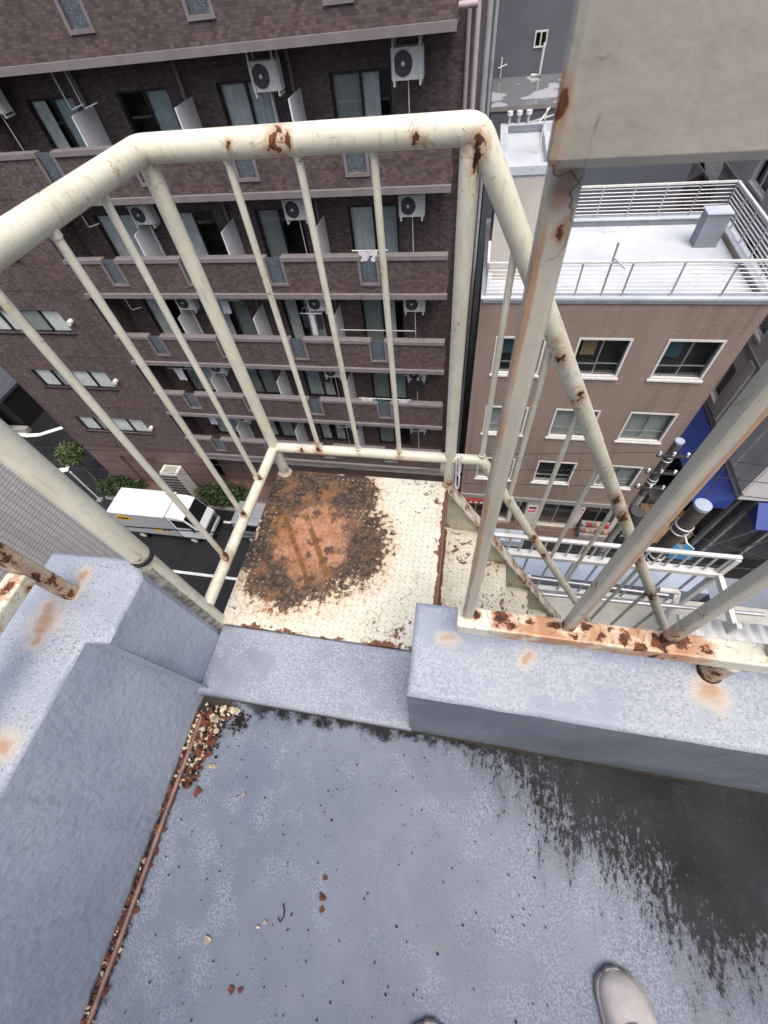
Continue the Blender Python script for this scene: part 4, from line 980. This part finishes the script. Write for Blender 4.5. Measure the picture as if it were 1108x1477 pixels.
def house(x0, x1, y0, y1, ze, zr, wall, roof, lab, ridge='x'):
    h_ = thing('house', ((x0 + x1) / 2, (y0 + y1) / 2, GZ), lab, 'house')
    MB().box(x0, x1, y0, y1, GZ, ze).build('wall', wall, h_); o = .35; t = .12
    if ridge == 'x':
        ym = (y0 + y1) / 2; pts = [(x0 - o, y0 - o, ze - .1), (x0 - o, ym, zr), (x0 - o, y1 + o, ze - .1), (x0 - o, y1 + o, ze + t - .1), (x0 - o, ym, zr + t), (x0 - o, y0 - o, ze + t - .1)]
        MB().prism(pts, (x1 - x0 + 2 * o, 0, 0)).build('roof', roof, h_); MB().prism([(x0, y0, ze), (x0, ym, zr - .02), (x0, y1, ze)], (x1 - x0, 0, 0)).build('gable', wall, h_)
    else:
        xm = (x0 + x1) / 2; pts = [(x0 - o, y0 - o, ze - .1), (xm, y0 - o, zr), (x1 + o, y0 - o, ze - .1), (x1 + o, y0 - o, ze + t - .1), (xm, y0 - o, zr + t), (x0 - o, y0 - o, ze + t - .1)]
        MB().prism(pts, (0, y1 - y0 + 2 * o, 0)).build('roof', roof, h_); MB().prism([(x0, y0, ze), (xm, y0, zr - .02), (x1, y0, ze)], (0, y1 - y0, 0)).build('gable', wall, h_)
    for zz in (ze - 1.6, ze - 4.4):
        for fx in (.22, .68):
            a = x0 + (x1 - x0) * fx; f = MB().box(a, a + 1.0, y0 - .05, y0 - .002, zz, zz + 1.1).build('window', 'frame_d', h_); MB().box(a + .06, a + .94, y0 - .065, y0 - .052, zz + .06, zz + 1.04).build('pane', 'darkglass', f)
    return h_
house(3.2, 4.9, 19.2, 22.0, -8.0, -7.4, 'whitep', 'bluetin', 'small shed with a pale blue tin roof behind the office roof')
house(5.2, 7.6, 23.0, 31.0, -9.5, -8.0, 'kerb', 'roofd', 'dark roofed house straight behind the office roof', 'y')
house(8.4, 11.4, 26.0, 33.0, -8.6, -7.2, 'aptpl', 'roofd', 'brown walled house with a dark slate roof further right', 'y')
house(8.2, 10.4, 19.4, 23.4, -11.0, -9.6, 'aptpl', 'roofd', 'low brown house with a dark roof beyond the roof corner', 'x')
house(11.8, 17, 27.0, 34.0, -9.6, -8.0, 'bluegrey', 'roofd', 'wide dark roofed house at the far right', 'x')

# ------------------------------------------------------------------ pale building on the right with blue awnings
rb = thing('corner_building', (14, 16, GZ), 'pale concrete corner building on the right with royal blue awnings', 'building')
rops = [(13.1, 14.5, -12.3, -10.75), (16.2, 17.6, -12.3, -10.75), (13.1, 14.5, -9.3, -7.75), (16.2, 17.6, -9.3, -7.75), (19.5, 20.9, -9.3, -7.75), (21.4, 23.0, -6.6, -5.0), (16.2, 17.6, -6.4, -4.85)]
wall_open(MB(), 11.4, 26, -13.0, -1.5, 10.8, 11.0, rops, axis='y').build('side_wall', 'concrete', rb)
MB().box(11.002, 20, 11.4, 11.6, -13.0, -1.5).build('front_wall', 'concrete', rb); MB().box(11.3, 20, 11.61, 26, -12.99, -1.52).build('inner_rooms', 'room', rb)
for zz in (-12.75, -9.9, -7.0): MB().box(10.74, 10.799, 11.34, 26, zz, zz + .16).build('string_course', 'kerb', rb)
for yy in (11.42, 12.7, 15.3, 18.3): MB().box(10.72, 10.798, yy, yy + .5, -12.58, -9.91).build('pilaster', 'concrete', rb)
for (a, b, c, d) in rops:
    f = MB(); f.box(10.86, 10.94, a, b, c, c + .06); f.box(10.86, 10.94, a, b, d - .06, d); f.box(10.861, 10.94, a, a + .06, c + .061, d - .061); f.box(10.861, 10.94, b - .06, b, c + .061, d - .061); f.box(10.862, 10.93, (a + b) / 2 - .03, (a + b) / 2 + .03, c + .061, d - .061)
    fo = f.build('window', 'whitep', rb); MB().box(10.905, 10.915, a + .06, b - .06, c + .06, d - .06).build('pane', 'glass', fo); MB().box(11.12, 11.14, a, b, c, d).build('blind', 'blind', rb)
    MB().box(10.74, 10.80, a - .1, b + .1, c - .1, c - .003).build('window_sill', 'whitep', rb)
MB().box(11.6, 20, 11.8, 26, GZ, -13.0).build('ground_floor', 'roofd', rb)
for i in range(5):
    MB().box(11.45, 11.6, 12.0 + 2.6 * i, 12.2 + 2.6 * i, GZ, -13.01).build('column', 'kerb', rb); MB().box(11.7 + 1.6 * i, 11.85 + 1.6 * i, 11.6, 11.795, GZ, -13.01).build('column', 'kerb', rb)
def awn(pts, ext, lab, par=rb):
    a = MB().prism(pts, ext).build('awning', 'awning', par); a['label'] = lab; return a
awn([(10.795, 11.45, -13.02), (10.795, 11.45, -13.75), (9.60, 11.45, -13.75), (9.60, 11.45, -13.68)], (0, 5.6, 0), 'royal blue awning along the side street')
awn([(11.6, 11.395, -13.1), (11.6, 11.395, -13.8), (11.6, 10.55, -13.8), (11.6, 10.55, -13.72)], (6, 0, 0), 'royal blue awning on the street front')
for i in range(5): MB().tube([(11.7 + 1.2 * i, 10.6, -13.8), (11.7 + 1.2 * i, 11.55, -17.0)], .03, 6).build('awning_strut', 'galv', rb)

# ------------------------------------------------------------------ left side: pale tiled neighbour, dark car park block
nb = thing('tiled_building', (-6, -3, GZ), 'neighbouring wall of small pale grey tiles with dark joints', 'building')
MB().box(-10, -4.0, -12, 2.0, GZ, 1.2).build('wall', 'tile', nb); MB().box(-10.1, -3.95, -12, 2.05, 1.202, 1.4).build('coping', 'whitep', nb)
cb = thing('car_park_block', (-34, 19, GZ), 'black low car park block with a grey sloping roof panel across the side street', 'building')
MB().box(-44, -30.9, 17.2, 30, GZ, -15.6).build('wall', 'frame_d', cb); MB().box(-44.1, -30.8, 17.1, 30.1, -15.598, -15.4).build('roof', 'roofd', cb)
MB().box(-44, -30.5, 16.6, 17.0, GZ, GZ + .35).build('plinth', 'kerb', cb); MB().prism([(-44, 15.9, -17.2), (-44, 17.0, -16.0), (-44, 17.05, -16.1), (-44, 15.95, -17.3)], (12.4, 0, 0)).build('roof_panel', 'shutter', cb)
MB().box(-43, -33, 30, 36, GZ, -6).build('rear_block', 'roofd', cb)

# ------------------------------------------------------------------ plants
def leaves(center, rx, ry, rz, n, size, seed):
    rnd = random.Random(seed); mb = MB()
    for _ in range(n):
        while True:
            u, v, w_ = rnd.uniform(-1, 1), rnd.uniform(-1, 1), rnd.uniform(-1, 1)
            if u * u + v * v + w_ * w_ < 1: break
        q = Vector((u * 2.1, v * 2.1, w_ * 2.1 + seed)); f = 1 + .35 * mnoise.noise(q)
        p = Vector((center[0] + u * rx * f, center[1] + v * ry * f, center[2] + w_ * rz * f)); a = Vector((rnd.gauss(0, 1), rnd.gauss(0, 1), rnd.gauss(0, .6))).normalized(); b = a.cross(Vector((rnd.gauss(0, 1), rnd.gauss(0, 1), rnd.gauss(0, 1)))).normalized()
        s_ = size * rnd.uniform(.6, 1.3); mb.poly([p - a * s_, p + b * s_ * .4, p + a * s_, p - b * s_ * .4])
    return mb
def shrub(nm, c, rx, ry, rz, n, size, mt, lab, cat, seed, grp=None):
    t = thing(nm, (c[0], c[1], GZ), lab, cat, grp); leaves(c, rx, ry, rz, n, size, seed).build('foliage', mt, t); m = MB(); rnd = random.Random(seed)
    for i in range(5): m.tube([(c[0] + rnd.uniform(-.1, .1) * rx, c[1], GZ), (c[0] + rnd.uniform(-.6, .6) * rx, c[1] + rnd.uniform(-.5, .5) * ry, c[2] + .2 * rz)], .035, 6)
    m.build('stem', 'bark', t); return t
shrub('hedge', (-20.3, 12.4, -17.5), 1.7, .7, .55, 2200, .11, 'leaf', 'long dark hedge left of the white cabinet', 'hedge', 1, 'hedges along the apartment block')
shrub('hedge', (-13.4, 12.5, -17.45), 1.7, .8, .6, 2000, .10, 'leaf', 'low dark hedge right of the white cabinet', 'hedge', 2, 'hedges along the apartment block')
tr = thing('street_tree', (-22.9, 13.3, GZ), 'small yellow green tree at the street corner', 'tree')
MB().tube([(-22.9, 13.2, GZ), (-22.95, 13.25, -17), (-23.0, 13.3, -16.2)], .09, 8, r1=.04).build('trunk', 'bark', tr); leaves((-23.0, 13.3, -15.7), .8, .8, .65, 1300, .12, 5).build('crown', 'leaf2', tr)
shrub('shrub', (-41, 27, -16.6), 3, 3, 1.4, 2400, .16, 'leaf2', 'green shrubs behind the car park block', 'shrub', 7)

# ------------------------------------------------------------------ vehicles and street things
def wheel(par, x, y, r):
    wloc_ = (x, y, GZ + r); t = MB().tube([(x, y - .1, GZ + r), (x, y + .1, GZ + r)], r, 20).build('wheel', 'tyre', par)
    MB().tube([(x, y - .112, GZ + r), (x, y - .101, GZ + r)], r * .62, 16).build('rim', 'whitep', t); MB().tube([(x, y + .101, GZ + r), (x, y + .112, GZ + r)], r * .62, 16).build('rim', 'whitep', t)
tk = thing('delivery_truck', (-15.7, 10.2, GZ), 'white and grey delivery truck with a yellow and black emblem on its side', 'truck')
MB().box(-17.92, -14.62, 9.42, 10.98, -17.42, -15.50).build('cargo_box', 'trucks', tk, bevel=.03); MB().box(-17.95, -14.60, 9.39, 11.01, -15.498, -15.42).build('cargo_roof', 'truckw', tk, bevel=.02)
MB().box(-17.9, -13.4, 9.6, 10.8, -17.7, -17.43).build('chassis', 'black', tk)
cabp = [(-14.58, 9.45, -17.5), (-13.05, 9.45, -17.5), (-13.0, 9.45, -16.75), (-13.28, 9.45, -16.35), (-13.62, 9.45, -15.62), (-14.0, 9.45, -15.48), (-14.58, 9.45, -15.46)]
MB().prism(cabp, (0, 1.5, 0)).build('cab', 'truckw', tk, bevel=.04)
MB().prism([(-13.26, 9.50, -16.42), (-13.62, 9.50, -15.66), (-13.59, 9.50, -15.65), (-13.23, 9.50, -16.41)], (0, 1.4, 0)).build('windscreen', 'darkglass', tk)
for yy in (9.438, 10.952): MB().prism([(-14.4, yy, -16.45), (-13.42, yy, -16.45), (-13.66, yy, -15.78), (-14.4, yy, -15.7)], (0, .010, 0)).build('side_window', 'darkglass', tk)
MB().box(-13.02, -12.97, 9.6, 10.8, -17.2, -16.85).build('grille', 'acd', tk); MB().box(-13.03, -12.93, 9.47, 10.93, -17.55, -17.3).build('bumper', 'whitep', tk, bevel=.03)
for yy in (9.52, 10.68): MB().box(-13.01, -12.965, yy, yy + .2, -17.1, -16.9).build('headlight', 'alu', tk)
for yy in (9.30, 11.0): MB().box(-13.42, -13.36, yy, yy + .1, -16.6, -16.2).build('mirror', 'black', tk); MB().tube([(-13.4, yy + .05, -16.2), (-13.55, 9.5 if yy < 10 else 10.9, -16.0)], .012, 6).build('mirror_arm', 'black', tk)
for x in (-17.2, -14.0): wheel(tk, x, 9.52, .29); wheel(tk, x, 10.88, .29)
em = MB(); em.prism([(-17.25 + .48 * math.cos(a * .2618), 9.415, -15.93 + .25 * math.sin(a * .2618)) for a in range(24)], (0, -.006, 0)); em = em.build('emblem', 'yellow', tk)
cat = [(-.36, -.02), (-.30, .10), (-.26, .04), (-.12, .05), (.02, .09), (.12, .05), (.24, .12), (.26, .06), (.36, .02), (.28, -.05), (.18, -.06), (.22, -.15), (.12, -.07), (-.02, -.06), (-.10, -.15), (-.14, -.06), (-.24, -.05), (-.34, -.12)]
MB().prism([(-17.25 + u, 9.408, -15.93 + v) for u, v in cat], (0, -.004, 0)).build('emblem_shape', 'black', em)
for (a, b, c, d, mt) in ((-16.05, -15.5, -16.95, -16.72, 'yellow'), (-15.42, -15.2, -16.9, -16.74, 'black'), (-15.12, -14.98, -16.9, -16.74, 'black'), (-16.0, -14.95, -17.12, -17.03, 'yellow')): MB().box(a, b, 9.412, 9.419, c, d).build('side_print', mt, tk)
va = thing('cargo_van', (-9.9, 10.5, GZ), 'silver van with a ribbed roof parked beyond the truck, half hidden by the platform', 'van')
MB().prism([(-11.35, 9.85, -17.6), (-8.35, 9.85, -17.6), (-8.2, 9.85, -16.9), (-8.75, 9.85, -16.1), (-11.3, 9.85, -16.02), (-11.4, 9.85, -16.9)], (0, 1.4, 0)).build('body', 'silver', va, bevel=.05)
for i in range(6): MB().box(-11.1 + .1 * 0, -9.3, 9.98 + .22 * i, 10.02 + .22 * i, -16.06, -16.015).build('roof_rib', 'silver', va)
for yy in (9.838, 11.252): MB().prism([(-11.1, yy, -16.75), (-8.8, yy, -16.75), (-9.0, yy, -16.25), (-11.1, yy, -16.2)], (0, .01, 0)).build('side_window', 'darkglass', va)
MB().prism([(-8.33, 9.95, -16.75), (-8.72, 9.95, -16.18), (-8.69, 9.95, -16.16), (-8.30, 9.95, -16.73)], (0, 1.2, 0)).build('windscreen', 'darkglass', va)
for x in (-10.7, -8.85): wheel(va, x, 9.93, .28); wheel(va, x, 11.17, .28)
# cabinet with slatted face
cbn = thing('slatted_cabinet', (-15.9, 12.7, GZ), 'tall white cabinet with a dirty top and dark slatted face by the hedge', 'cabinet')
MB().box(-16.5, -15.4, 12.35, 13.0, GZ + .1, -15.7).build('body', 'whitep', cbn); MB().box(-16.32, -15.58, 12.45, 12.9, -15.699, -15.68).build('dirty_top', 'flash', cbn)
for i in range(8): MB().box(-16.44, -15.46, 12.30, 12.349, -15.98 - .26 * i, -15.86 - .26 * i).build('slat', 'acd', cbn)
gp = thing('gate_pole', (-21.45, 11.6, GZ), 'thin white upright pole by the pavement corner', 'pole'); MB().tube([(-21.5, 11.6, GZ), (-21.4, 11.6, -15.2)], .05, 8).build('shaft', 'whitep', gp); MB().box(-21.65, -21.35, 11.45, 11.75, GZ, GZ + .15).build('base', 'kerb', gp)
# utility poles and wires
def pole(x, y, zt, r, lab, mt='pole'):
    p = thing('utility_pole', (x, y, GZ), lab, 'utility pole'); MB().tube([(x, y, GZ), (x, y, zt - .5)], r * 1.08, 20, r1=r).build('shaft', 'polec', p); MB().tube([(x, y, zt - 2.6), (x, y, zt - .04)], r * 1.06, 20).build('sleeve', mt, p)
    MB().tube([(x, y, zt - .039), (x, y, zt + .03)], r * 1.09, 20).build('cap', 'landing', p)
    for z in (zt - .62, zt - .80, zt - 1.75, zt - 1.9): MB().tube([(x + r * 1.16 * math.cos(a * .314), y + r * 1.16 * math.sin(a * .314), z) for a in range(20)], .022, 6, closed=True).build('band', 'galv', p)
    return p
p1 = pole(4.2, 4.85, -5.0, .125, 'thick brown sleeved utility pole with a pale cap near the lower white railing')
for z in (-5.7, -6.85): MB().tube([(4.2, 4.68, z), (4.2, 4.5, z), (4.35, 4.45, z - .1)], .025, 6).build('hook', 'galv', p1)
p2 = pole(6.35, 9.75, -8.4, .12, 'utility pole with insulators and transformer standing before the office building')
for z in (-8.9, -9.7, -10.5):
    MB().box(5.9, 6.8, 9.57, 9.63, z - .04, z + .04).build('cross_arm', 'acd', p2)
    for dx in (-.38, 0, .38): MB().tube([(6.35 + dx, 9.60, z + .041), (6.35 + dx, 9.60, z + .16)], .04, 10).build('insulator', 'white', p2)
MB().tube([(6.35, 9.35, -12.4), (6.35, 9.35, -11.5)], .24, 16).build('transformer', 'acd', p2)
def wire(a, b, sag, r, lab, k_):
    a, b = Vector(a), Vector(b); pts = []
    for i in range(17):
        t = i / 16; p = a.lerp(b, t); p.z -= sag * 4 * t * (1 - t); pts.append(p)
    tag(MB().tube(pts, r, 5).build('overhead_wire', 'black'), lab, 'wire', 'overhead wires')
for i, (dx, z) in enumerate(((-.38, -8.74), (0, -9.54), (.38, -10.34))):
    wire((6.35 + dx, 9.6, z), (-40, 8.0 + i * .3, z), 1.0, .012, 'black wire running left past the office windows, %s of three' % ('highest', 'middle one', 'lowest')[i], i)
    wire((6.35 + dx, 9.6, z), (34, 8.6 + .4 * i, z + .4), .7, .014, 'black wire running right across the blue awning, %s of three' % ('highest', 'middle one', 'lowest')[i], i)
wire((4.2, 4.85, -7.0), (30, 6.2, -6.6), .8, .022, 'bundled cable running right from the sleeved pole', 0)
wire((4.2, 4.85, -6.8), (-30, 4.4, -7.2), .8, .018, 'bundled cable running left from the sleeved pole', 0)
wire((4.2, 4.85, -5.4), (10.8, 13.5, -10.2), .25, .012, 'thin wire from the sleeved pole to the pale corner building', 0)
wire((4.35, 4.85, -5.9), (16, 5.2, -10.0), .2, .012, 'thin wire slanting down right from the sleeved pole', 0)
# crates and boxes on the corner pavement
def crate(x, y, z, sx, sy, sz, mt, lab):
    c = thing('box', (x, y, z), lab, 'box', 'boxes stacked by the corner shop'); MB().box(x, x + sx, y, y + sy, z, z + sz).build('body', mt, c); MB().box(x + sx * .42, x + sx * .58, y - .004, y + sy + .004, z + sz + .001, z + sz + .006).build('tape', 'kerb', c)
crate(9.5, 12.2, GZ, 1.0, .9, .8, 'card', 'large cardboard box left of the sleeved pole'); crate(9.4, 13.3, GZ, .9, .8, .7, 'card', 'cardboard box behind the large one')
crate(10.7, 12.3, GZ, .7, .7, .9, 'card', 'cardboard box right of the sleeved pole'); crate(10.8, 13.2, GZ, .7, .7, .6, 'yellow', 'yellowish box under the side awning'); crate(9.8, 14.4, GZ, .8, .8, .9, 'kerb', 'grey box further along the side street')
crate(10.4, 11.4, GZ, 1.1, .6, .45, 'bluep', 'blue tray in front of the cardboard boxes'); crate(8.6, 11.2, GZ, .5, .5, .5, 'bluep', 'small blue bin by the white lower railing end'); crate(2.0, 11.2, GZ, 1.6, .7, .5, 'landing', 'pale blue bench box on the pavement before the shop')
for i in range(2):
    bk = thing('bicycle', (8.3 + .5 * i, 12.0, GZ), ('silver bicycle nearest the shop' if i == 0 else 'silver bicycle beside the cardboard boxes'), 'bicycle', 'bicycles on the pavement'); x = 8.3 + .5 * i
    for yy in (11.6, 12.6): MB().tube([(x, yy + .32 * math.cos(a * .314), GZ + .34 + .32 * math.sin(a * .314)) for a in range(20)], .022, 6, closed=True).build('wheel', 'tyre', bk)
    f = MB()
    for (a, b) in (((x, 11.6, GZ + .34), (x, 11.75, GZ + .95)), ((x, 11.73, GZ + .85), (x, 12.2, GZ + .8)), ((x, 11.72, GZ + .7), (x, 12.15, GZ + .3)), ((x, 12.15, GZ + .3), (x, 12.25, GZ + .9)), ((x, 12.15, GZ + .3), (x, 12.6, GZ + .34)), ((x, 12.6, GZ + .34), (x, 12.2, GZ + .8))): f.tube([a, b], .018, 6)
    f.build('frame', 'alu', bk); MB().tube([(x - .25, 11.8, GZ + 1.0), (x + .25, 11.8, GZ + 1.0)], .015, 6).build('handlebar', 'alu', bk); MB().box(x - .08, x + .08, 12.15, 12.4, GZ + .9, GZ + .96).build('saddle', 'black', bk)

# ------------------------------------------------------------------ landing one storey down, with its white railing and pipes
ld = thing('lower_landing', (1.6, 1.4, -3.2), 'pale blue and cream lower landing slab seen through the stair', 'landing')
MB().box(.3, 2.75, 2.24, 2.46, -3.32, -3.12).build('gutter', 'landing', ld)
MB().box(.3, 4.0, 1.72, 2.10, -3.3, -3.05).build('slab', 'cream_l', ld); MB().box(.3, 4.0, 1.42, 1.70, -3.33, -3.12).build('inner_kerb', 'landing', ld)
MB().box(2.80, 4.0, 2.12, 2.5, -3.45, -3.2).build('side_slab', 'greyface', ld)
wr = thing('white_railing', (1.4, 2.02, -3.1), 'white railing with a wide lower rail on the landing below', 'railing')
MB().box(-.2, 2.37, 2.005, 2.04, -1.985, -1.95).build('top_rail', 'whitep', wr, bevel=.006); MB().box(-.2, 2.37, 1.99, 2.06, -2.295, -2.235).build('middle_rail', 'whitep', wr, bevel=.006)
MB().box(-.2, 2.37, 2.005, 2.045, -3.0, -2.96).build('bottom_rail', 'whitep', wr)
for i in range(12): x = -.1 + .21 * i; MB().tube([(x, 2.025, -2.96), (x, 2.025, -2.34)], .012, 6).build('baluster', 'alu', wr)
for i in range(24): x = -.1 + .105 * i; MB().tube([(x, 2.025, -2.219), (x, 2.025, -1.986)], .010, 6).build('baluster', 'whitep', wr)
MB().box(2.33, 2.37, 1.55, 1.984, -2.30, -2.24).build('return_rail', 'whitep', wr); MB().box(2.33, 2.375, 2.0, 2.05, -3.1, -1.986).build('post', 'whitep', wr); MB().box(2.33, 2.37, 1.50, 1.545, -3.1, -2.2).build('post', 'whitep', wr)
def ppipe(pts, r, lab, mt='galv'): tag(MB().tube(pts, r, 10).build('pipe', mt), lab, 'pipe', 'pipes over the lower landing')
ppipe([(.7, 1.96, -2.62), (2.08, 1.93, -2.62)], .014, 'thin grey pipe across the lower landing, upper one'); ppipe([(.7, 1.78, -2.6), (2.85, 1.83, -2.6)], .019, 'grey pipe across the lower landing, lower one')
ppipe([(2.0, 1.97, -2.6), (2.16, 1.97, -2.6), (2.17, 1.97, -2.62), (2.17, 1.90, -2.7), (2.17, 1.75, -3.3)], .028, 'white elbow pipe at the end of the thin grey pipe', 'whitep')
ppipe([(.70, 1.95, -2.62), (.80, 1.97, -2.6), (.81, 1.9, -2.9)], .02, 'white pipe bend at the left end of the thin grey pipe', 'whitep')
for (x, y, z, lab) in ((.86, 1.80, -2.57, 'pink ribbon tied on the grey pipe near the stair'), (2.36, 1.82, -2.57, 'pink ribbon tied on the grey pipe beyond the white elbow')):
    r_ = MB()
    for i in range(5): a = i * 1.256; r_.prism([(x, y, z), (x + .035 * math.cos(a), y + .035 * math.sin(a), z + .02), (x + .03 * math.cos(a + .5), y + .03 * math.sin(a + .5), z + .03)], (0, 0, .003))
    tag(r_.build('ribbon', 'pink'), lab, 'ribbon')
aw = MB(); n = 60
for i in range(n + 1):
    x = 1.95 + 1.3 * i / n; zz = -2.35 + .016 * math.sin(i * 1.35); aw.v += [(x, 1.28, zz + .05), (x + .02, 1.62, zz)]
for i in range(n): aw.f.append([2 * i, 2 * i + 2, 2 * i + 3, 2 * i + 1]); aw.sm.append(True)
awo = tag(aw.build('corrugated_awning', 'whitep'), 'white corrugated plastic sheet below the right rail bar', 'awning'); sol = awo.modifiers.new('solid', 'SOLIDIFY'); sol.thickness = .004
# our own building below the terrace
ow = thing('host_building', (1, -3, GZ), 'own building under the terrace, wall below the parapet', 'building')
MB().box(-1.0, 6, -6, .30, GZ, -.62).build('wall', 'palewall', ow)
